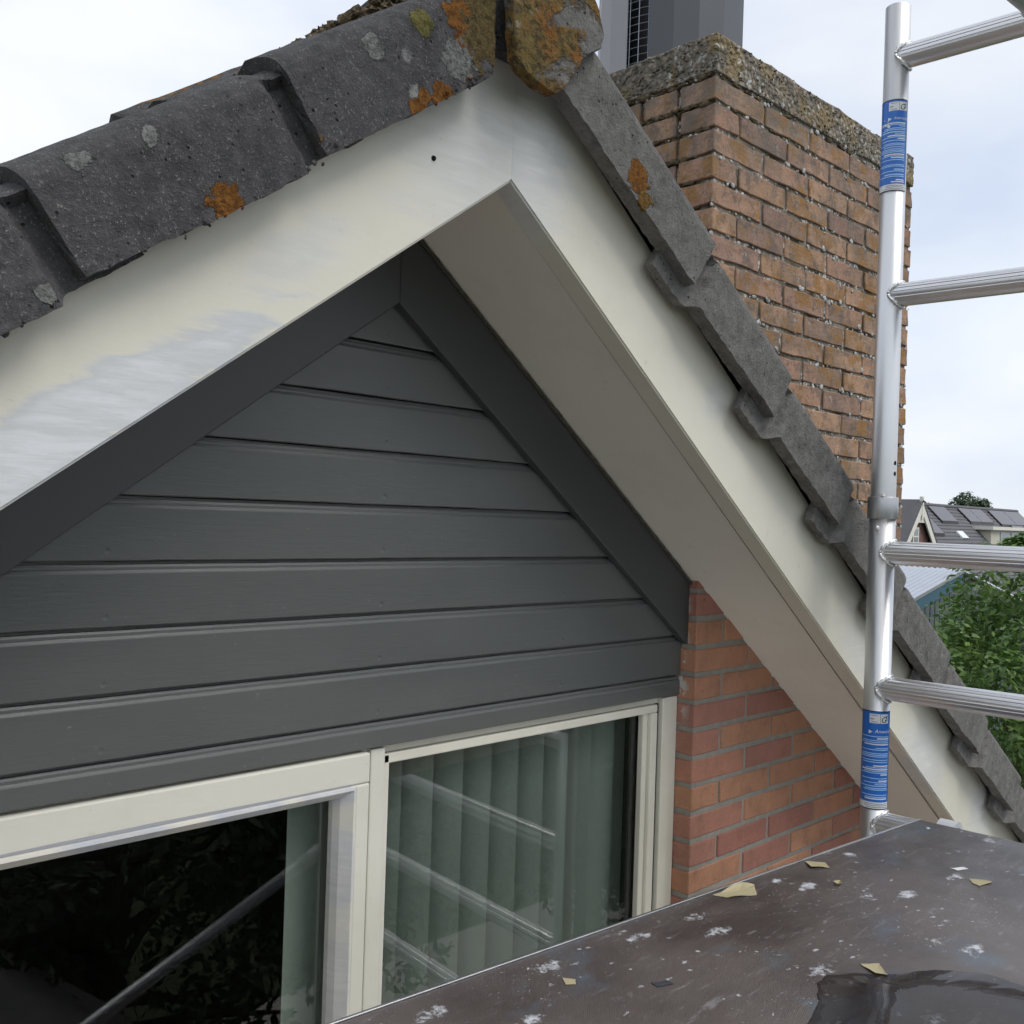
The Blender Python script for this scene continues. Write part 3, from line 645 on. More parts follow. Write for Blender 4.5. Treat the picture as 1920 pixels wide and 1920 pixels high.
for v in bm.verts: v.co += Vector((nz(v.co, 40, 1), 0.2*nz(v.co, 45, 2), nz(v.co, 40, 3)))*0.0018 + Vector((nz(v.co, 120, 6), nz(v.co, 110, 4), nz(v.co, 120, 5)))*0.0020
o = bm_obj('ridge_end_tile', bm, 'tile_grey', roof); o.color = (0.88, 0, 0, 1)
for q in range(4):
    y0 = -0.276 + q*0.40; V, F = [], []; ns = 12
    prof = [(-0.112, 1.085), (-0.106, 1.125), (-0.082, 1.165), (-0.045, 1.192), (0, 1.202), (0.045, 1.192), (0.082, 1.165), (0.106, 1.125), (0.112, 1.085)]
    P = prof + [(x*0.84, z-0.014) for x, z in prof[::-1]]; K = len(P)
    for i in range(ns+1):
        for (x, z) in P:
            p = Vector((AX+x, y0+0.42*i/ns, z + (0.012 if i/ns < 0.1 else 0.0) + q*0.0005)); V.append(p + Vector((nz(p, 30, q), nz(p, 30, q+1), nz(p, 30, q+2)))*0.004)
    for i in range(ns):
        for j in range(K): a, b = i*K+j, i*K+(j+1) % K; F.append((a, b, b+K, a+K))
    for base, fl_ in ((0, False), (ns*K, True)):
        for t in range(len(prof)-1):
            qd = (base+t, base+t+1, base+K-2-t, base+K-1-t); F.append(qd if fl_ else qd[::-1])
    o = mesh('ridge_tile', V, F, 'tile_grey', roof, True); o.color = (0.8, 0, 0, 1)
# dark mortar under the ridge end
prism('ridge_mortar', [(AX-0.105, -0.262, 1.045), (AX+0.10, -0.262, 1.045), (AX+0.07, -0.262, 1.12), (AX-0.09, -0.262, 1.14)], (0, 0.10, 0), 'tile_dark', roof).color = (0.2, 0, 0, 1)

def clump(bm, c, rx, ry, rz, seed, sub=2, amp=0.5, frame=None):
    r = bmesh.ops.create_icosphere(bm, subdivisions=sub, radius=1.0)
    for v in r['verts']:
        k_ = 1 + amp*nz(v.co, 2.3, seed) + amp*0.5*nz(v.co, 6, seed+4)
        p = Vector((v.co.x*rx*k_, v.co.y*ry*k_, v.co.z*rz*k_))
        if frame: p = frame @ p
        v.co = Vector(c) + p
# moss cushions on the upper left slope behind the verge
bm = bmesh.new(); rnd = random.Random(5)
for i in range(420):
    s = rnd.uniform(0.0, 0.28); y = rnd.uniform(-0.19, 0.02)
    clump(bm, sn(-1, s, 0.262 + rnd.uniform(0, 0.014)*(1-s/0.34)*2.2, y), rnd.uniform(.004, .012), rnd.uniform(.004, .012), rnd.uniform(.004, .010), i, 2, 1.2)
tag(bm_obj('moss', bm, 'moss', roof), 'brown moss cushions on the tiles below the ridge', None, None, 'stuff')
# crumbs of moss and grit clinging under the left verge tiles
bm = bmesh.new(); rnd = random.Random(9)
for i in range(320):
    s = rnd.uniform(0.03, 1.0); m_ = 0.15 + 1.3*nz((s, 0, 0), 7)
    if rnd.random() > m_: continue
    clump(bm, sn(-1, s, 0.147 + rnd.uniform(-0.0045, 0.006) + 0.010*(1 if (s % 0.335) > 0.29 else 0), -0.291 + rnd.uniform(0, 0.010)), rnd.uniform(.0014, .0048), rnd.uniform(.0014, .004), rnd.uniform(.0012, .004), i, 1, 0.9)
vc = bm_obj('verge_crumbs', bm, 'tile_dark', roof); vc.color = (0.1, 0, 0, 1)
tag(vc, 'crumbs of grit and moss under the left verge tiles', None, None, 'stuff')

# ------------------------------------------------------------------ chimney
CX0, CX1, CY0, CY1, CZT = 0.084, 1.150, 0.055, 0.62, 1.440
HS = 0.0613
chim = mesh('chimney', *box(CX0+0.010, CX1-0.006, CY0+0.0045, CY1-0.010, -1.2, CZT+0.012), 'mortar_old', house)
BC = brick_set('chimney_brick', 0.0030, 3, 0.0515)
rnd = random.Random(11)
for kz in range(34):
    z = CZT - (kz+1)*HS + 0.004
    x = CX0; odd = kz % 2
    if odd: put_brick(rnd.choice(BC['header']), x, CY0, z, chim); x += 0.111
    while x + 0.18 < CX1 - (0.0 if odd else 0.10):
        put_brick(rnd.choice(BC['stretcher']), x, CY0, z, chim); x += 0.2215
    rest = CX1 - x
    if rest > 0.045:
        o = put_brick(rnd.choice(BC['header']), x, CY0, z, chim); o.scale.x = rest/0.101
    # left flank: the roof hides all but the upper courses
    if z > 0.55:
        y = CY0 + 0.1115 if not odd else CY0 + 0.1115
        first = True
        while y < CY1 - 0.06:
            L = 0.211
            if first and not odd: L = 0.101
            me = rnd.choice(BC['long']) if L > 0.2 else rnd.choice(BC['header'])
            if y + L > CY1: L = CY1 - y
            o = put_brick(me, CX0, y, z, chim)
            if L not in (0.211, 0.101): o.scale.y = L/0.211
            y += L + 0.0105; first = False
# cap slab
bm = bmesh.new(); add_box(bm, CX0-0.001, CX1+0.001, CY0-0.001, CY1+0.004, CZT+0.010, CZT+0.098)
bmesh.ops.subdivide_edges(bm, edges=bm.edges[:], cuts=30, use_grid_fill=True)
for v in bm.verts:
    ed = 0.0
    v.co += Vector((nz(v.co, 60, 1), nz(v.co, 60, 2), nz(v.co, 60, 3)))*0.0035 + Vector((nz(v.co, 14, 1), nz(v.co, 14, 2), nz(v.co, 14, 3)))*0.0045
cap = bm_obj('chimney_cap', bm, 'cap', chim, True)
bm = bmesh.new(); rnd = random.Random(3)       # aggregate standing out of the cap
for i in range(1100):
    z = rnd.uniform(CZT+0.014, CZT+0.098); r_ = rnd.uniform(0.0016, 0.0046)
    if rnd.random() < 0.5: p = (CX0-0.001, CY0 + rnd.random()*(CY1-CY0), z)
    else: p = (CX0 + rnd.random()*(CX1-CX0), CY0-0.001, z)
    clump(bm, p, r_*rnd.uniform(.7, 1.4), r_*rnd.uniform(.7, 1.4), r_*rnd.uniform(.6, 1.0), i, 1, 0.5)
tag(bm_obj('aggregate', bm, 'cap', chim, True), 'pebbles standing out of the chimney cap', None, None, 'stuff')
bm = bmesh.new()                                # pale lichen rosettes along the joints
for i in range(1900):
    kz = rnd.randint(0, 27); z = CZT - kz*HS + rnd.gauss(0, 0.006)
    x = CX0 + rnd.random()*(CX1-CX0); dens = nz((x, 0, z), 5, 8)
    if dens < -0.02 and rnd.random() < 0.85: continue
    r_ = rnd.choice((0.0015, 0.0022, 0.003, 0.0045, 0.006, 0.0085))*rnd.uniform(0.7, 1.1)
    clump(bm, (x, CY0 + rnd.uniform(0.000, 0.005), z), r_*1.2, 0.0018, r_, i, 1, 1.1)
for i in range(90):
    z = CZT - rnd.randint(0, 8)*HS + rnd.gauss(0, 0.007); y = CY0 + rnd.random()*0.4; r_ = rnd.uniform(0.0016, 0.0045)
    clump(bm, (CX0 + rnd.uniform(0.0, 0.006), y, z), 0.003, r_*1.2, r_, i, 1, 0.8)
tag(bm_obj('lichen_rosettes', bm, 'lichen_white', chim, True), 'pale lichen rosettes dotted along the chimney joints', None, None, 'stuff')
bm = bmesh.new()
for i in range(150):                            # dark moss in the left-hand joints and under the cap
    kz = rnd.choice((0, 0, 1, 1, 2, 3, 4, 5)); z = CZT - kz*HS + 0.002 + rnd.gauss(0, 0.003)
    r_ = rnd.uniform(0.006, 0.012)
    if rnd.random() < 0.72: p = (CX0 + rnd.uniform(0.002, 0.012), CY0 + 0.02 + rnd.random()*0.38, z); clump(bm, p, r_*0.8, r_*1.6, r_*0.75, i, 2, 0.9)
    else: p = (CX0 + rnd.random()*0.9, CY0 + rnd.uniform(0.004, 0.012), CZT + 0.002 - rnd.choice((0, 0, 1))*HS); clump(bm, p, r_*1.6, r_*0.7, r_*0.6, i, 2, 0.9)
tag(bm_obj('joint_moss', bm, 'moss', chim, True), 'dark moss sitting in the chimney joints', None, None, 'stuff')

# cowl on the chimney
COC = Vector((0.321, 0.379, CZT+0.10)); CR = 0.2
cowl = thing('chimney_cowl', COC, 'dark grey metal cowl with wire grille standing on the chimney', 'cowl')
az0 = math.atan2(CAM.y-COC.y, CAM.x-COC.x)      # towards the viewer's side of the pot
def cpt(phi, r, z): return Vector((COC.x + r*math.cos(az0+phi), COC.y + r*math.sin(az0+phi), z))
# phi: + to the right seen from the scaffold
def shell(name, phis, zt_fn, r, mat):
    for a, b in zip(phis[:-1], phis[1:]):
        za, zb_ = zt_fn(a), zt_fn(b); pa0, pb0, pa1, pb1 = cpt(a, r, COC.z-0.004), cpt(b, r, COC.z-0.004), cpt(a, r, za), cpt(b, r, zb_)
        ia0, ib0, ia1, ib1 = cpt(a, r-0.003, COC.z-0.004), cpt(b, r-0.003, COC.z-0.004), cpt(a, r-0.003, za), cpt(b, r-0.003, zb_)
        mesh(name, [pa0, pb0, pb1, pa1, ia0, ib0, ib1, ia1], [(0, 1, 2, 3), (5, 4, 7, 6), (3, 2, 6, 7), (1, 5, 6, 2), (4, 0, 3, 7), (0, 4, 5, 1)], mat, cowl)
dg = lambda l: [R(x) for x in l]
shell('shell_panel', dg([-100, -66, -50, -33]), lambda p: COC.z + 0.22 + 0.55*max(0, (p+R(100))/R(67))**1.6, CR, 'cowl_lit')
shell('shell_panel', dg([-15, 3, 22, 44, 78, 100]), lambda p: COC.z + 0.80, CR, 'cowl')
shell('inner_panel', dg([100, 150, 200, 260]), lambda p: COC.z + 0.80, CR, 'cowl')
shell('core_panel', dg([-70, -40, -10, 20]), lambda p: COC.z + 0.78, CR-0.05, 'seal')
for ph in (-32, -24, -16):
    Vt, Ft = tube_pts([cpt(R(ph), CR-0.008, COC.z), cpt(R(ph), CR-0.008, COC.z+0.8)], 0.0013, 6); mesh('grille_wire', Vt, Ft, 'wire', cowl)
for iz in range(40):
    z = COC.z + 0.012 + iz*0.02
    Vt, Ft = tube_pts([cpt(R(ph), CR-0.009, z) for ph in (-34, -28, -22, -14)], 0.0011, 5); mesh('grille_wire', Vt, Ft, 'wire', cowl)
mesh('cowl_lid', [cpt(R(a), CR+0.03, COC.z+0.80) for a in range(0, 360, 24)] + [cpt(R(a), CR+0.03, COC.z+0.82) for a in range(0, 360, 24)], [tuple(range(15)), tuple(range(29, 14, -1))] + [(i, (i+1) % 15, 15+(i+1) % 15, 15+i) for i in range(15)], 'cowl', cowl)

# ------------------------------------------------------------------ windows
win = thing('window', (-0.85, 0.06, -1.3), 'cream wooden window with left casement and fixed right light under the boards', 'window')
# kept as a part of the house
del win['category'], win['label']; win.parent = house; win.matrix_parent_inverse = Matrix.Translation(-Vector(house.location)); win.name = 'window'
def wb(name, a, mat, bev=0.0025, par=None):
    o = bevel_box(name, a, mat, None, bev); COLp = par or win
    o.parent = COLp; o.matrix_parent_inverse = Matrix.Translation(-Vector((-0.85, 0.06, -1.3))) if COLp is win else Matrix()
    return o
wb('post', (-0.054, -0.001, 0.046, 0.13, -1.3, -0.0085), 'cream')
wb('head', (-1.69, -0.0545, 0.060, 0.13, -0.022, 0.035), 'cream', 0.002)
wb('mullion', (-0.8505, -0.8205, 0.047, 0.13, -1.3, -0.0095), 'sash')
wb('post', (-1.69, -1.655, 0.046, 0.13, -1.3, -0.0085), 'cream')
wb('sill', (-1.69, -0.001, 0.02, 0.14, -1.345, -1.3), 'cream')
# fixed light: beads
wb('bead', (-0.8195, -0.8065, 0.053, 0.075, -1.295, -0.0235), 'bead')
wb('bead', (-0.8195, -0.0640, 0.053, 0.075, -0.0400, -0.0230), 'cream')
wb('bead', (-0.106, -0.0885, 0.060, 0.075, -1.295, -0.0405), 'cream')
wb('bead', (-0.088, -0.0645, 0.052, 0.075, -1.295, -0.0405), 'cream')
wb('seal', (-0.0640, -0.0545, 0.058, 0.12, -1.295, -0.0225), 'seal', 0.0008)
wb('seal', (-0.1200, -0.1070, 0.0815, 0.10, -1.295, -0.0405), 'seal', 0.0008)
wb('pane', (-0.815, -0.100, 0.0762, 0.0800, -1.29, -0.030), 'glass', 0.0003)
# casement
wb('sash_rail', (-1.650, -0.859, 0.036, 0.085, -0.060, -0.011), 'sash', 0.003)
wb('sash_stile', (-0.8865, -0.859, 0.036, 0.085, -1.29, -0.0605), 'sash', 0.003)
wb('sash_stile', (-1.650, -1.60, 0.036, 0.085, -1.29, -0.0605), 'sash', 0.003)
def sloped_bead(pts): 
    o = prism('bead', pts, (0, 0, 0), 'bead', None); return o
# glazing bead of the casement, chamfered towards the glass
def bead_run(p0, p1, inward):
    # section: rises from the sash face, slopes down to the glass
    d = Vector(p1)-Vector(p0); sec = [(0.0, 0.0365), (0.0015, 0.0325), (0.006, 0.0315), (0.020, 0.050), (0.025, 0.0640), (0.025, 0.075), (0.0, 0.075)]
    V = []
    for e_, P in ((0, Vector(p0)), (1, Vector(p1))):
        for (a, y) in sec:
            q = P + Vector(inward)*a; q.y = y
            mit = a if e_ else -a
            q += d.normalized()*(-mit if e_ else 0)
            V.append(q)
    n = len(sec); F = [tuple(range(n)), tuple(range(2*n-1, n-1, -1))] + [(i, (i+1) % n, n+(i+1) % n, n+i) for i in range(n)]
    o = mesh('bead', V, F, 'bead'); o.parent = win; o.matrix_parent_inverse = Matrix.Translation(-Vector((-0.85, 0.06, -1.3)))
    return o
bead_run((-1.60, 0, -0.0605), (-0.8868, 0, -0.0605), (0, 0, -1))
bead_run((-0.8870, 0, -1.29), (-0.8870, 0, -0.0610), (-1, 0, 0))
# smear of grey filler along the top of the bead
V = []; F = []
N = 60
for i in range(N+1):
    t = i/N; x = -1.55 + 0.654*t; th_ = 0.0020 + 0.0030*(math.sin(math.pi*min(1, t*1.05))**1.0) + 0.0006*nz((x, 0, 0), 20)
    V += [(x, 0.0355, -0.0600), (x, 0.0353, -0.0600 + th_)]
for i in range(N): F.append((2*i, 2*i+2, 2*i+3, 2*i+1))
o = mesh('filler_smear', V, F, 'primer'); o.parent = win; o.matrix_parent_inverse = Matrix.Translation(-Vector((-0.85, 0.06, -1.3)))
wb('pane', (-1.63, -0.888, 0.0762, 0.0800, -1.29, -0.058), 'glass', 0.0003)
# room behind
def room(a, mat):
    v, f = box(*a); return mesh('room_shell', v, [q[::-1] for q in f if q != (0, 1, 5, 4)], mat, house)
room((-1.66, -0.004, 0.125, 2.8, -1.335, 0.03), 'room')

# blinds
blind = thing('vertical_blind', (-0.45, 0.15, -1.3), 'green grey vertical blind with angled slats behind the right pane', 'blind')
def slat(cx, par, ang, wd=0.089, y=0.150):
    V, F = [], []; n = 6; lean = random.uniform(-0.004, 0.004)
    for zi, z in ((0, -0.004), (1, -1.30)):
        for j in range(n+1):
            t = j/n-0.5; bow = 0.003*(1-4*t*t)
            V.append((cx + math.cos(ang)*t*wd + math.sin(ang)*bow + lean*zi, y - math.sin(ang)*t*wd*-1 - math.cos(ang)*bow, z))
    for j in range(n): F.append((j, n+1+j, n+2+j, j+1))
    return mesh('slat', V, F, 'blind', par, True)
xs = [-0.83 + 0.0735*i for i in range(9)]
for x in xs: slat(x, blind, R(-60))
slat(-0.150, blind, R(-20), 0.080); slat(-0.060, blind, R(-12), 0.10, 0.156)
blind2 = thing('vertical_blind', (-0.93, 0.15, -1.3), 'single grey slat of a drawn-back blind behind the casement pane', 'blind')
slat(-0.915, blind2, R(5), 0.072, 0.140)

# ------------------------------------------------------------------ scaffold
P0 = Vector((0.144, -0.353, 0)); AD = R(4.4)
RD = Vector((math.sin(AD), -math.cos(AD), 0)); LD = Vector((-math.cos(AD), -math.sin(AD), 0))
LD = Vector((-math.cos(AD), math.sin(AD), 0))
PR = 0.0263; RR = 0.0242; FW = 1.30
def stile(par, base, z0, z1, r=PR, name='stile'):
    seg = 40; V, F = [], []
    for z, rr in ((z0, r), (z1, r), (z1, r-0.0028), (z1-0.12, r-0.0028)):
        for j in range(seg):
            t = 2*math.pi*j/seg; V.append((base.x+rr*math.cos(t), base.y+rr*math.sin(t), z))
    for i in range(3):
        for j in range(seg): F.append((i*seg+j, i*seg+(j+1) % seg, (i+1)*seg+(j+1) % seg, (i+1)*seg+j))
    F.append(tuple(3*seg+j for j in range(seg)))
    o = mesh(name, V, F, 'alu', par, True)
    return o
def rung(par, z, w0=0.0, w1=FW):
    prof = []; nr = 20
    for j in range(120):
        t = 2*math.pi*j/120; a = math.degrees(t)
        ph = (j % 6)/6.0
        fl = 0.0 if (200 < a < 340) else (-0.0011 if ph < 0.34 else 0.0)
        prof.append((math.cos(t)*(RR+fl), math.sin(t)*(RR+fl)))
    side = RD.cross(Vector((0, 0, 1))).normalized(); V, F = [], []; n = len(prof)
    for e_, w_ in ((0, w0), (1, w1)):
        for (a, b) in prof:
            dep = math.sqrt(max(0, (PR-0.001)**2 - a*a)) if abs(a) < PR else 0
            ww = w_ + dep if e_ == 0 else w_ - dep
            V.append(P0 + RD*ww + side*a + Vector((0, 0, z+b)))
    for j in range(n): F.append((j, (j+1) % n, n+(j+1) % n, n+j))
    r_ = mesh('rung', V, F, 'alu_rung', par)
    for end, sg in ((w0, 1), (w1, -1)):
        path = []
        for j in range(49):
            t = 2*math.pi*j/48; a = math.cos(t)*(RR+0.0025); dep = math.sqrt(max(0.00001, (PR+0.001)**2 - min(a*a, PR*PR)))
            path.append(P0 + RD*(end + sg*dep) + side*a + Vector((0, 0, z+math.sin(t)*(RR+0.0025))))
        Vt, Ft = tube_pts(path, [0.0030 + 0.0013*math.sin(j*2.6) + 0.0006*nz((j, end, z), 3) for j in range(49)], 8)
        mesh('weld', Vt, Ft, 'weld', r_, True)
    return r_
PN = P0 + RD*FW
lower = thing('ladder_frame', (P0.x, P0.y, GROUND), 'lower aluminium scaffold ladder frame with blue sticker above the deck end', 'scaffold frame')
stl = stile(lower, P0, GROUND, 0.432, PR); stile(lower, PN, GROUND, 0.432, PR)
zr = [0.3363, 0.0563, -0.2238] + [-0.2238 - 0.28*i for i in range(1, 21)]
for z in zr: rung(lower, z)
upper = thing('guard_frame', (P0.x, P0.y, 0.43), 'upper aluminium scaffold guard frame with blue sticker in front of the chimney', 'scaffold frame')
stu = stile(upper, P0, 0.4325, 1.4726, PR-0.0012); stile(upper, PN, 0.4325, 1.4726, PR-0.0012)
for z in (1.366, 0.8705): rung(upper, z)
# collar
def ring(name, z0, z1, ro, mat, par, base=P0):
    seg = 48; V, F = [], []
    for z, r in ((z0, ro-0.004), (z0, ro-0.0004), (z0+0.0008, ro), (z1-0.0008, ro), (z1, ro-0.0004), (z1, ro-0.004)):
        for j in range(seg): t = 2*math.pi*j/seg; V.append((base.x+r*math.cos(t), base.y+r*math.sin(t), z))
    for i in range(5):
        for j in range(seg): F.append((i*seg+j, i*seg+(j+1) % seg, (i+1)*seg+(j+1) % seg, (i+1)*seg+j))
    return mesh(name, V, F, mat, par, True)
ring('collar', 0.4063, 0.4515, PR+0.0042, 'alu_collar', lower)
ring('collar', 0.4063, 0.4515, PR+0.0042, 'alu_collar', lower, PN)
az = math.atan2(CAM.y-P0.y, CAM.x-P0.x)
def pp(phi, r, z): return Vector((P0.x + r*math.cos(az+phi), P0.y + r*math.sin(az+phi), z))   # phi>0: to the right in view
def patch(name, z0, z1, a0, a1, r, mat, par, n=24, skew=0.0):
    V, F = [], []
    for i in range(n+1):
        a = R(a0 + (a1-a0)*i/n); V += [pp(a, r, z0), pp(a, r, z1)]
    for i in range(n): F.append((2*i, 2*i+2, 2*i+3, 2*i+1))
    return mesh(name, V, F, mat, par, True)
# spring pin and holes
bm = bmesh.new(); bmesh.ops.create_uvsphere(bm, u_segments=12, v_segments=8, radius=0.0048)
o = bm_obj('spring_pin', bm, 'weld', lower, True); o.location = pp(R(-22), PR+0.001, 0.388)
for z in (0.500, 0.522):
    V = [pp(R(58)+math.cos(t)*0.14, PR-0.0005, z+math.sin(t)*0.0045) for t in [2*math.pi*j/14 for j in range(14)]]
    mesh('pin_hole', V, [tuple(range(14))], 'black', upper)
bevel_box('spring_tab', (pp(0, PR, 0).x-0.008, pp(0, PR, 0).x+0.006, pp(0, PR, 0).y-0.004, pp(0, PR, 0).y+0.004, 0.4515, 0.4575), 'weld', upper, 0.001)

def text_wrap(name, s, size, a0, zc, r, mat, par, shear=0.0):
    cu = bpy.data.curves.new('t', 'FONT'); cu.body = s; cu.size = size; cu.shear = shear
    ob = bpy.data.objects.new('t', cu); COL.objects.link(ob)
    dg_ = bpy.context.evaluated_depsgraph_get(); me = bpy.data.meshes.new_from_object(ob.evaluated_get(dg_))
    V = [pp(R(a0) + v.co.x/r, r, zc + v.co.y) for v in me.vertices]; F = [tuple(p.vertices) for p in me.polygons]
    bpy.data.objects.remove(ob); bpy.data.curves.remove(cu); bpy.data.meshes.remove(me)
    return mesh(name, V, F, mat, par)
def sticker(par, z1, z0, r, a0, a1, head, hs, seed):
    rn = random.Random(seed)
    st = patch('sticker', z0, z1, a0, a1, r, 'st_blue', par, 40); H = z1-z0
    fz = lambda t: z1 - t*H
    patch('border', z1-0.0022, z1, a0, a1, r+0.0002, 'st_black', st, 40)
    patch('border', z0, z0+0.0016, a0, a1, r+0.0002, 'st_black', st, 40)
    patch('border', z0, z1, a1-3.5, a1, r+0.00025, 'st_black', st, 3)
    patch('white_band', z0+0.0018, fz(0.925), a0, a1-3.6, r+0.0003, 'st_white', st, 40)
    for t in (0.94, 0.957, 0.975): patch('print_line', fz(t+0.004), fz(t), -35 + rn.uniform(-10, 20), a1-12, r+0.0005, 'st_black', st, 16)
    # approval box
    patch('logo_box', fz(0.125), fz(0.03), -28, 58, r+0.0003, 'st_white', st, 20)
    patch('logo_rule', fz(0.125), fz(0.03), 17.5, 18.8, r+0.0005, 'st_black', st, 2)
    patch('print_line', fz(0.085), fz(0.078), -24, -8, r+0.0005, 'st_black', st, 4)
    patch('print_line', fz(0.048), fz(0.044), -20, 8, r+0.0005, 'st_black', st, 4); patch('print_line', fz(0.112), fz(0.108), -20, 8, r+0.0005, 'st_black', st, 4)
    text_wrap('logo', 'G', H*0.088, 19, fz(0.115), r+0.0006, 'st_black', st, 0.25)
    text_wrap('logo', 'S', H*0.075, 37, fz(0.098), r+0.0007, 'st_black', st, 0.25)
    # triangle pictogram
    V = [pp(R(-30), r+0.0004, fz(0.195)), pp(R(-30), r+0.0004, fz(0.235)), pp(R(-13), r+0.0004, fz(0.213))]; mesh('pictogram', V, [(0, 1, 2)], 'st_white', st)
    text_wrap('heading', head, hs, -4, fz(0.222), r+0.0004, 'st_white', st, 0.2)
    t = 0.255
    while t < 0.905:
        kind = rn.random()
        if kind < 0.13: t += 0.018; continue
        s = rn.choice((-72, -66, -60, -48, -70, -40, 2, 20)) if kind < 0.8 else rn.uniform(-70, 30)
        th_ = 0.0085 if kind < 0.75 else 0.0125
        patch('print_line', fz(t+th_), fz(t), s, a1-14-rn.uniform(0, 3), r+0.0004, 'st_print' if kind < 0.8 else 'st_white', st, 20)
        t += th_ + rn.choice((0.007, 0.008, 0.010, 0.014))
    return st
sticker(stl, 0.0106, -0.1915, PR+0.0005, -100, 78, 'Anwendung', 0.0105, 4)
sticker(stu, 1.2723, 1.0827, PR-0.0007, -100, 66, 'Instruction', 0.0080, 9)
# paint flecks on the upper sticker
for (a, z, r_) in ((-50, 1.232, 0.0010), (-30, 1.2275, 0.0012), (-40, 1.2205, 0.0017), (-28, 1.218, 0.0026), (-24, 1.2165, 0.0022), (-31, 1.211, 0.0010)):
    mesh('paint_fleck', [pp(R(a)+math.cos(t)*r_/PR, PR-0.0002, z+math.sin(t)*r_*1.3) for t in [j*2*math.pi/9 for j in range(9)]], [tuple(range(9))], 'st_white', stu)

# horizontal brace hooked on the top rung, and a diagonal brace low on the outer side
def brace(name, a, b, label, r=0.022):
    root = thing(name, tuple(a), label, 'brace', 'scaffold braces')
    Vt, Ft = tube_pts([Vector(a), Vector(b)], r, 24); mesh('tube', Vt, Ft, 'alu_collar', root, True)
    for q, d in ((Vector(a), Vector(b)-Vector(a)), (Vector(b), Vector(a)-Vector(b))):
        d.normalize(); Vt, Ft = tube_pts([q - d*0.05, q + d*0.06], 0.026, 16); mesh('claw', Vt, Ft, 'plastic', root, True)
    return root
hb = P0 + RD*0.30
brace('horizontal_brace', Vector((hb.x, hb.y, 1.347)) + LD*0.04, Vector((hb.x, hb.y, 1.347)) + LD*1.9, 'horizontal grey brace hooked over the topmost rung at the upper right corner')
brace('diagonal_brace', Vector((-1.85, -1.58, -1.75)), Vector((0.20, -1.66, -0.90)), 'diagonal brace low on the outer side, seen mirrored in the casement pane')

# deck
DC = Vector((0.124, -0.459, -0.19))
def D(u, v, z=0.0): return DC + LD*u + RD*v + Vector((0, 0, z))
deck = thing('scaffold_deck', tuple(DC), 'paint-spattered brown plywood scaffold deck with aluminium edge', 'scaffold deck')
V, F = [], []
def quadbox(name, u0, u1, v0, v1, z0, z1, mat, par, bev=0.0008):
    bm = bmesh.new(); vs = [bm.verts.new(D(u, v, z)) for z in (z0, z1) for (u, v) in ((u0, v0), (u1, v0), (u1, v1), (u0, v1))]
    for q in ((0, 1, 2, 3), (7, 6, 5, 4), (0, 4, 5, 1), (1, 5, 6, 2), (2, 6, 7, 3), (3, 7, 4, 0)): bm.faces.new([vs[i] for i in q])
    bmesh.ops.recalc_face_normals(bm, faces=bm.faces[:])
    bmesh.ops.bevel(bm, geom=bm.edges[:], offset=bev, segments=2, affect='EDGES'); return bm_obj(name, bm, mat, par)
quadbox('panel', 0, 2.3, 0.0015, 0.60, -0.012, 0.0, 'deck', deck)
quadbox('edge_rail', 0.0, 2.3, -0.0035, 0.0012, -0.055, 0.0022, 'alu_rung', deck)
quadbox('edge_rail', 0.0, 2.3, 0.6005, 0.605, -0.055, 0.0022, 'alu_rung', deck)
quadbox('side_beam', 0.0, 2.3, 0.0016, 0.03, -0.055, -0.0125, 'alu', deck)
# claw over the rung
def claw(wd):
    c0 = P0 + RD*wd + Vector((0, 0, zr[2])); side = RD.cross(Vector((0, 0, 1))).normalized(); V, F = [], []; n = 14
    for w_ in (-0.017, 0.017):
        for j in range(n+1):
            t = R(-20 + 220*j/n)
            for rr in (RR+0.0015, RR+0.013): V.append(c0 + RD*w_ + side*math.cos(t)*rr + Vector((0, 0, math.sin(t)*rr)))
    m_ = 2*(n+1)
    for j in range(n):
        a = 2*j; F += [(a, a+1, a+3, a+2), (m_+a, m_+a+2, m_+a+3, m_+a+1), (a+1, m_+a+1, m_+a+3, a+3), (a, a+2, m_+a+2, m_+a)]
    F += [(0, m_, m_+1, 1), (2*n, 2*n+1, m_+2*n+1, m_+2*n)]
    mesh('claw_hook', V, F, 'plastic', deck)
claw(0.150); claw(0.60)
# rivet on the panel
bm = bmesh.new(); bmesh.ops.create_uvsphere(bm, u_segments=12, v_segments=6, radius=0.006); 
for v in bm.verts: v.co.z *= 0.4
o = bm_obj('rivet', bm, 'alu_collar', deck, True); o.location = D(0.045, 0.035, 0.0)

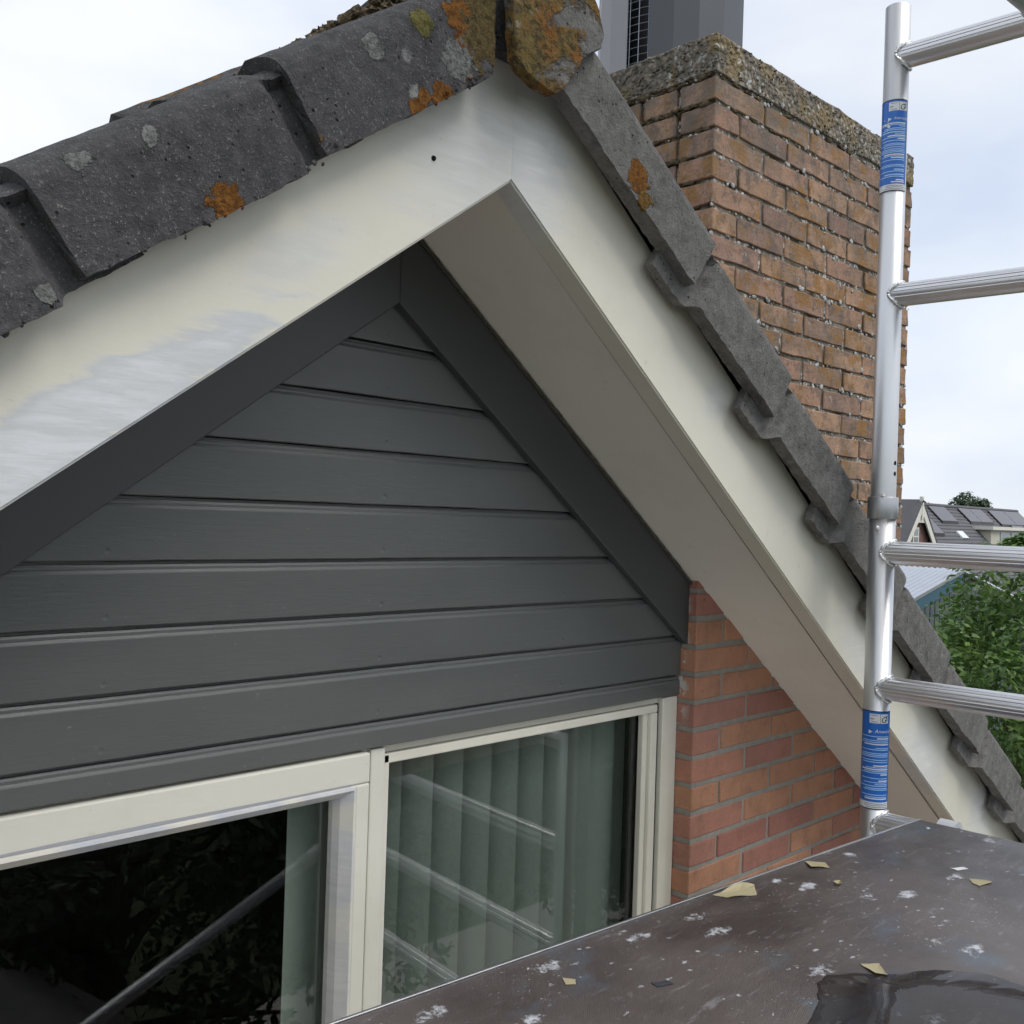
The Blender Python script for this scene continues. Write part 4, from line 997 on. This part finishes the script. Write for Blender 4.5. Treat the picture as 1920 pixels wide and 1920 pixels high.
# tape scraps and chips
def scrap(name, pts, mat, label, cat, seed, curl=0.006, h=0.0006, group=None):
    bm = bmesh.new(); c = Vector((sum(p[0] for p in pts)/len(pts), sum(p[1] for p in pts)/len(pts), 0))
    n = len(pts); rim = []
    for i in range(n):
        a = Vector((*pts[i], 0)); b = Vector((*pts[(i+1) % n], 0))
        for t in (0, 0.25, 0.5, 0.75):
            p = a.lerp(b, t); p += Vector((nz(p, 90, seed), nz(p, 90, seed+3), 0))*0.0022; rim.append(p)
    rings = [[bm.verts.new(c.lerp(p, f_) + Vector((0, 0, DC.z + h + curl*(f_**3)*max(0, nz(p, 22, seed+8))))) for p in rim] for f_ in (0.35, 0.7, 1.0)]
    cv = bm.verts.new(c + Vector((0, 0, DC.z + h))); m_ = len(rim)
    for i in range(m_):
        bm.faces.new((cv, rings[0][i], rings[0][(i+1) % m_]))
        for q in (0, 1): bm.faces.new((rings[q][i], rings[q+1][i], rings[q+1][(i+1) % m_], rings[q][(i+1) % m_]))
    bmesh.ops.recalc_face_normals(bm, faces=bm.faces[:])
    geo = bmesh.ops.extrude_face_region(bm, geom=bm.faces[:])
    for v in [g for g in geo['geom'] if isinstance(g, bmesh.types.BMVert)]: v.co.z += 0.0006
    bmesh.ops.recalc_face_normals(bm, faces=bm.faces[:])
    return tag(bm_obj(name, bm, mat), label, cat, group)
TG = 'scraps of masking tape lying on the deck'
scrap('tape_scrap', [(-0.281, -0.433), (-0.257, -0.459), (-0.276, -0.476), (-0.304, -0.457)], 'tape', 'beige tape scrap lying flat nearest the brick pier', 'tape', 1, group=TG)
scrap('tape_scrap', [(-0.533, -0.418), (-0.462, -0.425), (-0.45, -0.44), (-0.479, -0.463), (-0.524, -0.437)], 'tape', 'crumpled beige tape scrap folded over the deck edge', 'tape', 2, 0.011, group=TG)
scrap('tape_scrap', [(-0.136, -0.652), (-0.128, -0.665), (-0.123, -0.684), (-0.158, -0.675), (-0.152, -0.662)], 'tape', 'beige tape scrap alone at the far right of the deck', 'tape', 3, group=TG)
scrap('tape_scrap', [(-0.578, -0.680), (-0.559, -0.696), (-0.585, -0.719), (-0.593, -0.707)], 'tape', 'beige tape scrap at the puddle rim', 'tape', 4, group=TG)
scrap('tape_scrap', [(-0.91, -0.452), (-0.901, -0.466), (-0.911, -0.473), (-0.92, -0.466)], 'tape', 'smallest tape scrap, ochre, below the blind', 'tape', 5, group=TG)
scrap('tape_scrap', [(-0.335, -0.515), (-0.325, -0.52), (-0.331, -0.529), (-0.342, -0.524)], 'tape', 'tiny beige tape fleck beside the flat scrap by the bricks', 'tape', 6, group=TG)
scrap('paint_chip', [(-0.111, -0.611), (-0.087, -0.624), (-0.090, -0.633), (-0.112, -0.624)], 'chip', 'long white paint chip near the deck end', 'paint chip', 7)
scrap('rag_piece', [(-0.834, -0.531), (-0.814, -0.541), (-0.816, -0.552), (-0.836, -0.545)], 'rag', 'small dark shred lying on a bluish stain of the deck', 'shred', 8, 0.008)
# puddle
pud = [(-0.81, -0.739), (-0.724, -0.696), (-0.668, -0.668), (-0.639, -0.669), (-0.603, -0.694), (-0.592, -0.712), (-0.576, -0.716), (-0.559, -0.734), (-0.537, -0.739), (-0.498, -0.77), (-0.476, -0.809), (-0.474, -0.847), (-0.49, -0.895), (-0.601, -0.96), (-0.777, -0.886)]
rim = []
for i in range(len(pud)):
    p0, p1, p2, p3 = [Vector((*pud[(i+k_) % len(pud)], 0)) for k_ in (-1, 0, 1, 2)]
    for q in range(8):
        t = q/8; p = 0.5*((2*p1) + (p2-p0)*t + (2*p0-5*p1+4*p2-p3)*t*t + (3*p1-p0-3*p2+p3)*t**3)
        rim.append(p + Vector((nz(p, 60, 2), nz(p, 60, 7), 0))*0.004)
c = sum(rim, Vector())/len(rim); V = [(c.x, c.y, DC.z+0.0014)]; F = []; n = len(rim)
for f_, h in ((0.97, 0.0014), (0.99, 0.0011), (1.0, 0.0002)):
    for p in rim: q = c.lerp(p, f_); V.append((q.x, q.y, DC.z+h))
for i in range(n):
    j = (i+1) % n; F.append((0, 1+i, 1+j)); F.append((1+i, 1+n+i, 1+n+j, 1+j)); F.append((1+n+i, 1+2*n+i, 1+2*n+j, 1+n+j))
tag(mesh('puddle', V, F, 'water', None, True), 'shallow water puddle on the near corner of the deck', 'puddle')

# ------------------------------------------------------------------ trees
def leaf_mesh(name, clumps, n, size, seed, mat, parent):
    rn = random.Random(seed); V, F = [], []
    for i in range(n):
        c, r = rn.choice(clumps)
        while True:
            d = Vector((rn.uniform(-1, 1), rn.uniform(-1, 1), rn.uniform(-1, 1)))
            if d.length < 1: break
        p = Vector(c) + d.normalized()*(d.length**0.55)*r
        nrm = (d.normalized()*0.7 + Vector((rn.gauss(0, .5), rn.gauss(0, .5), 0.6 + rn.gauss(0, .4)))).normalized()
        a = nrm.orthogonal().normalized(); a = (Matrix.Rotation(rn.random()*6.28, 3, nrm) @ a); b = nrm.cross(a)
        s = size*rn.uniform(0.6, 1.25); k_ = len(V)
        V += [p - a*s, p + b*s*0.42 - nrm*s*0.12, p + a*s - nrm*s*0.25, p - b*s*0.42 - nrm*s*0.12]
        F += [(k_, k_+1, k_+2), (k_, k_+2, k_+3)]
    return mesh(name, V, F, mat, parent)
def tree(name, base, top, radii, ncl, nleaf, size, seed, mat, label, group=None, clr=0.45, extra=()):
    rn = random.Random(seed); base = Vector(base); top = Vector(top)
    root = thing(name, tuple(base), label, 'tree', group)
    cl_ = []
    for i in range(ncl):
        while True:
            d = Vector((rn.uniform(-1, 1), rn.uniform(-1, 1), rn.uniform(-1, 1)))
            if 0.25 < d.length < 1: break
        d = d.normalized()*d.length**0.5
        cl_.append((top + Vector((d.x*radii[0], d.y*radii[1], d.z*radii[2])), rn.uniform(0.6, 1.2)*clr))
    cl_ += list(extra)
    leaf_mesh('crown', cl_, nleaf, size, seed, mat, root)
    r0 = max(radii)*0.07+0.03; V, F = [], []
    def add(path, rad):
        Vt, Ft = tube_pts(path, rad, 7); k_ = len(V); V.extend(Vt); F.extend([tuple(i+k_ for i in q) for q in Ft])
    pts = [base + (top-base)*t + Vector((nz((t, 0, seed), 3), nz((t, 5, seed), 3), 0))*0.15 for t in (0, .25, .5, .75, 1.0)]
    add(pts, [r0*x for x in (1.2, 1, .8, .6, .35)])
    for c_, _ in cl_[:26]:
        t = rn.uniform(0.45, 0.95); q = base + (top-base)*t; mid = q.lerp(c_, 0.5) + Vector((0, 0, 0.08))
        add([q, mid, Vector(c_)], [r0*0.35, r0*0.22, r0*0.08])
    mesh('trunk', V, F, 'bark', root); return root
tree('leafy_tree', (7.05, 1.35, GROUND), (7.05, 1.35, -1.25), (1.2, 1.2, 1.45), 70, 26000, 0.040, 21, 'leaf', 'bright green leafy tree just behind the right roof verge', None, 0.34,
     extra=[((6.75, 1.62, 0.22), 0.13), ((6.85, 1.55, 0.30), 0.10), ((6.7, 1.35, 0.25), 0.14), ((6.9, 1.20, 0.30), 0.16), ((6.6, 1.25, 0.20), 0.12), ((6.35, 1.9, -0.55), 0.22), ((6.2, 1.75, -1.0), 0.25)])
tree('far_tree', (73, 27.2, GROUND), (73, 27.2, 1.0), (1.6, 1.6, 1.9), 34, 3600, 0.17, 31, 'leaf_far', 'round dark tree rising behind the solar panel roof', 'trees on the skyline', 0.55)
tree('far_tree', (71.4, 31.2, GROUND), (71.4, 31.2, 1.0), (2.4, 2.4, 1.5), 34, 3600, 0.17, 32, 'leaf_far', 'tree crown behind the pointed white gable', 'trees on the skyline', 0.6)
tree('far_tree', (98, 31.5, GROUND), (98, 31.5, 0.2), (3.0, 3.0, 1.9), 34, 3600, 0.2, 33, 'leaf_far', 'hazy tree at the right end of the panelled roof', 'trees on the skyline', 0.7)
# garden behind the scaffold, seen only as reflections in the panes
gt = [(-1.2, -8.4, -2.9, 2.2), (1.8, -7.4, -2.6, 2.3), (5.0, -8.0, -2.4, 2.4), (8.2, -7.2, -2.3, 2.4), (11.5, -8.6, -2.2, 2.6)]
lab = ['garden tree mirrored at the left of the casement pane', 'garden tree mirrored in the middle of the casement pane', 'garden tree mirrored at the left of the fixed pane', 'garden tree mirrored at the right of the fixed pane', 'garden tree mirrored beside the window post']
for i, (x, y, z, r_) in enumerate(gt):
    tree('garden_tree', (x, y, GROUND), (x, y, z), (r_, r_, r_*0.95), 60, 15000, 0.075, 60+i, 'leaf_dark', lab[i], 'garden trees mirrored in the glass', 0.7)
gs = thing('garden_shed', (0.3, -5.2, GROUND), 'small grey-roofed garden shed mirrored low in the casement pane', 'shed')
mesh('wall', *box(-0.6, 1.2, -6.2, -4.4, GROUND, -3.6), 'timber', gs)
prism('roof', [(-0.85, -6.4, -3.7), (0.3, -6.4, -2.75), (1.45, -6.4, -3.7), (1.45, -6.4, -3.76), (0.3, -6.4, -2.82), (-0.85, -6.4, -3.76)], (0, 2.2, 0), 'tile_grey', gs).color = (0, 0, 0, 1)

# ------------------------------------------------------------------ metal-roofed shed beyond the chimney
shed = thing('metal_shed', (15.5, 9.5, GROUND), 'shed with corrugated grey metal roof and teal fascia behind the chimney', 'shed')
X0, X1, Y0, Y1 = 13.5, 19.75, 7.0, 12.6; zr_ = -0.48; slp = 0.2135
def rz(x): return zr_ - slp*abs(x-X1)
pitchc = 0.125; V, F = [], []; nw = int((Y1-Y0)/pitchc)*6
for i in range(nw+1):
    y = Y0 + (Y1-Y0)*i/nw; h = 0.045*math.sin(2*math.pi*i/6)
    for x in (X0, X1): V.append((x, y, rz(x)+h))
for i in range(nw): F.append((2*i, 2*i+1, 2*i+3, 2*i+2))
ro = mesh('roof_sheet', V, F, 'steel', shed)
V2 = [(2*X1-x, y, z) for (x, y, z) in V]; mesh('roof_sheet', V2, [q[::-1] for q in F], 'steel', shed, True)
prism('verge_flashing', [(X0, Y0-0.03, rz(X0)+0.02), (X1, Y0-0.03, rz(X1)+0.02), (X1, Y0-0.03, rz(X1)-0.05), (X0, Y0-0.03, rz(X0)-0.05)], (0, 0.028, 0), 'steel', shed)
prism('fascia', [(X0, Y0-0.012, rz(X0)-0.052), (X1, Y0-0.012, rz(X1)-0.052), (X1, Y0-0.012, rz(X1)-0.30), (X0, Y0-0.012, rz(X0)-0.30)], (0, 0.05, 0), 'teal', shed)
prism('gable_wall', [(X0+0.1, Y0+0.05, GROUND), (2*X1-X0-0.1, Y0+0.05, GROUND), (2*X1-X0-0.1, Y0+0.05, rz(X0)-0.1), (X1, Y0+0.05, rz(X1)-0.1), (X0+0.1, Y0+0.05, rz(X0)-0.1)], (0, 0.1, 0), 'seal', shed)
x = X0+0.12
while x < X1+3:
    mesh('wall_slat', *box(x, x+0.20, Y0+0.02, Y0+0.049, GROUND, rz(x+0.1)-0.22), 'slats', shed); x += 0.24
mesh('side_wall', *box(X0+0.1, X0+0.2, Y0+0.16, Y1, GROUND, rz(X0)-0.05), 'slats', shed)

# ------------------------------------------------------------------ house with solar panels
fh = thing('distant_house', (52, 20.4, GROUND), 'distant brick house with dark tiled roof, solar panels and pointed white gable', 'house')
RX0, RX1, RY, RZ = 36.0, 62.9, 20.4, 1.64; EV = 4.6
V, F = [], []; rows = 26
for i in range(rows):                       # stepped tile courses
    d0, d1 = EV*i/rows, EV*(i+1)/rows
    for (d, dz) in ((d0, 0.0), (d1, 0.055)):
        for x in (RX0, RX1): V.append((x, RY-d, RZ-d+dz))
    k_ = 4*i; F.append((k_, k_+1, k_+3, k_+2))
    if i: F.append((k_-2, k_-1, k_+1, k_))
froof = mesh('roof', V, F, 'far_roof', fh)
mesh('back_slope', [(RX0, RY, RZ), (RX1, RY, RZ), (RX1, RY+EV, RZ-EV), (RX0, RY+EV, RZ-EV)], [(0, 1, 2, 3)], 'far_roof', fh)
Vt, Ft = tube_pts([Vector((RX0, RY, RZ+0.02)), Vector((RX1, RY, RZ+0.02))], 0.11, 8); mesh('ridge', Vt, Ft, 'far_roof', fh)
mesh('front_wall', *box(RX0+0.3, RX1-0.3, RY-EV+0.4, RY-EV+0.7, GROUND, RZ-EV+0.2), 'far_brick', fh)
prism('end_wall', [(RX0+0.3, RY-EV+0.4, GROUND), (RX0+0.3, RY+EV-0.4, GROUND), (RX0+0.3, RY+EV-0.4, RZ-EV+0.3), (RX0+0.3, RY, RZ-0.15), (RX0+0.3, RY-EV+0.4, RZ-EV+0.3)], (0.3, 0, 0), 'far_brick', fh)
prism('end_wall', [(RX1-0.3, RY-EV+0.4, GROUND), (RX1-0.3, RY+EV-0.4, GROUND), (RX1-0.3, RY+EV-0.4, RZ-EV+0.3), (RX1-0.3, RY, RZ-0.15), (RX1-0.3, RY-EV+0.4, RZ-EV+0.3)], (-0.3, 0, 0), 'far_brick', fh)
def panel(x0, x1, da, db):
    lift = 0.12; pts = [(x0, RY-da, RZ-da+lift*1.41), (x1, RY-da, RZ-da+lift*1.41), (x1, RY-db, RZ-db+lift*1.41), (x0, RY-db, RZ-db+lift*1.41)]
    o = prism('solar_panel', pts, (0, 0.035, -0.035), 'solar', fh)
    prism('panel_edge', [(x0-0.02, RY-db-0.02, RZ-db+0.01), (x1+0.02, RY-db-0.02, RZ-db+0.01), (x1+0.02, RY-db-0.02, RZ-db+lift*1.30), (x0-0.02, RY-db-0.02, RZ-db+lift*1.30)], (0, 0.02, 0), 'solar_edge', o)
panel(49.3, 51.35, 0.20, 0.95); panel(53.2, 54.75, 0.20, 0.92); panel(54.8, 56.5, 0.20, 0.92); panel(57.6, 60.0, 0.20, 1.0); panel(60.05, 62.6, 0.20, 1.0); panel(46.9, 48.0, 0.55, 1.6); panel(58.9, 60.8, 1.05, 1.9)
o = prism('roof_window', [(49.9, RY-1.45, RZ-1.45+0.16), (50.7, RY-1.45, RZ-1.45+0.16), (50.7, RY-1.80, RZ-1.80+0.16), (49.9, RY-1.80, RZ-1.80+0.16)], (0, 0.07, -0.07), 'skylight', fh)
dm = mesh('dormer', *box(53.3, 59.7, RY-1.95, RY-0.4, RZ-2.4, 0.46), 'far_cream', fh)
mesh('dormer_roof', *box(53.0, 60.0, RY-2.15, RY-0.6, 0.461, 0.64), 'far_white', fh)
for i in range(3):
    mesh('dormer_window', *box(54.6+i*1.65, 56.0+i*1.65, RY-1.99, RY-1.951, -0.55, 0.34), 'far_glass', dm)
# pointed cross gable
GX, GY, GT = 40.53, 17.0, 1.52; gm_ = 1.15
GW = 3.2
prism('cross_gable', [(GX-GW, GY, GROUND), (GX+GW, GY, GROUND), (GX+GW, GY, GT-gm_*GW-0.2), (GX, GY, GT-0.2), (GX-GW, GY, GT-gm_*GW-0.2)], (0, 0.3, 0), 'far_brick', fh)
for sd_ in (-1, 1):
    prism('barge_board', [(GX, GY-0.25, GT+0.05), (GX+sd_*(GW+0.2), GY-0.25, GT-gm_*(GW+0.2)+0.05), (GX+sd_*(GW+0.2), GY-0.25, GT-gm_*(GW+0.2)-0.40), (GX, GY-0.25, GT-0.40)], (0, 0.06, 0), 'far_white', fh)
    prism('cross_roof', [(GX, GY-0.27, GT+0.06), (GX+sd_*(GW+0.2), GY-0.27, GT-gm_*(GW+0.2)+0.06), (GX+sd_*(GW+0.2), GY-0.27, GT-gm_*(GW+0.2)+0.16), (GX, GY-0.27, GT+0.16)], (0, 3.9, 0), 'far_roof', fh)
mesh('collar_tie', *box(GX-0.62, GX+0.62, GY-0.20, GY-0.12, GT-0.86, GT-0.62), 'far_white', fh)
mesh('finial', *box(GX-0.07, GX+0.07, GY-0.27, GY-0.13, GT-0.7, GT+0.28), 'far_white', fh)
wf = mesh('window_frame', *box(GX-0.42, GX+0.16, GY-0.05, GY-0.001, -1.0, 0.46), 'far_white', fh)
mesh('window_pane', *box(GX-0.34, GX+0.08, GY-0.056, GY-0.0505, -0.9, 0.02), 'far_glass', wf); mesh('window_pane', *box(GX-0.34, GX+0.08, GY-0.056, GY-0.0505, 0.09, 0.38), 'far_glass', wf)
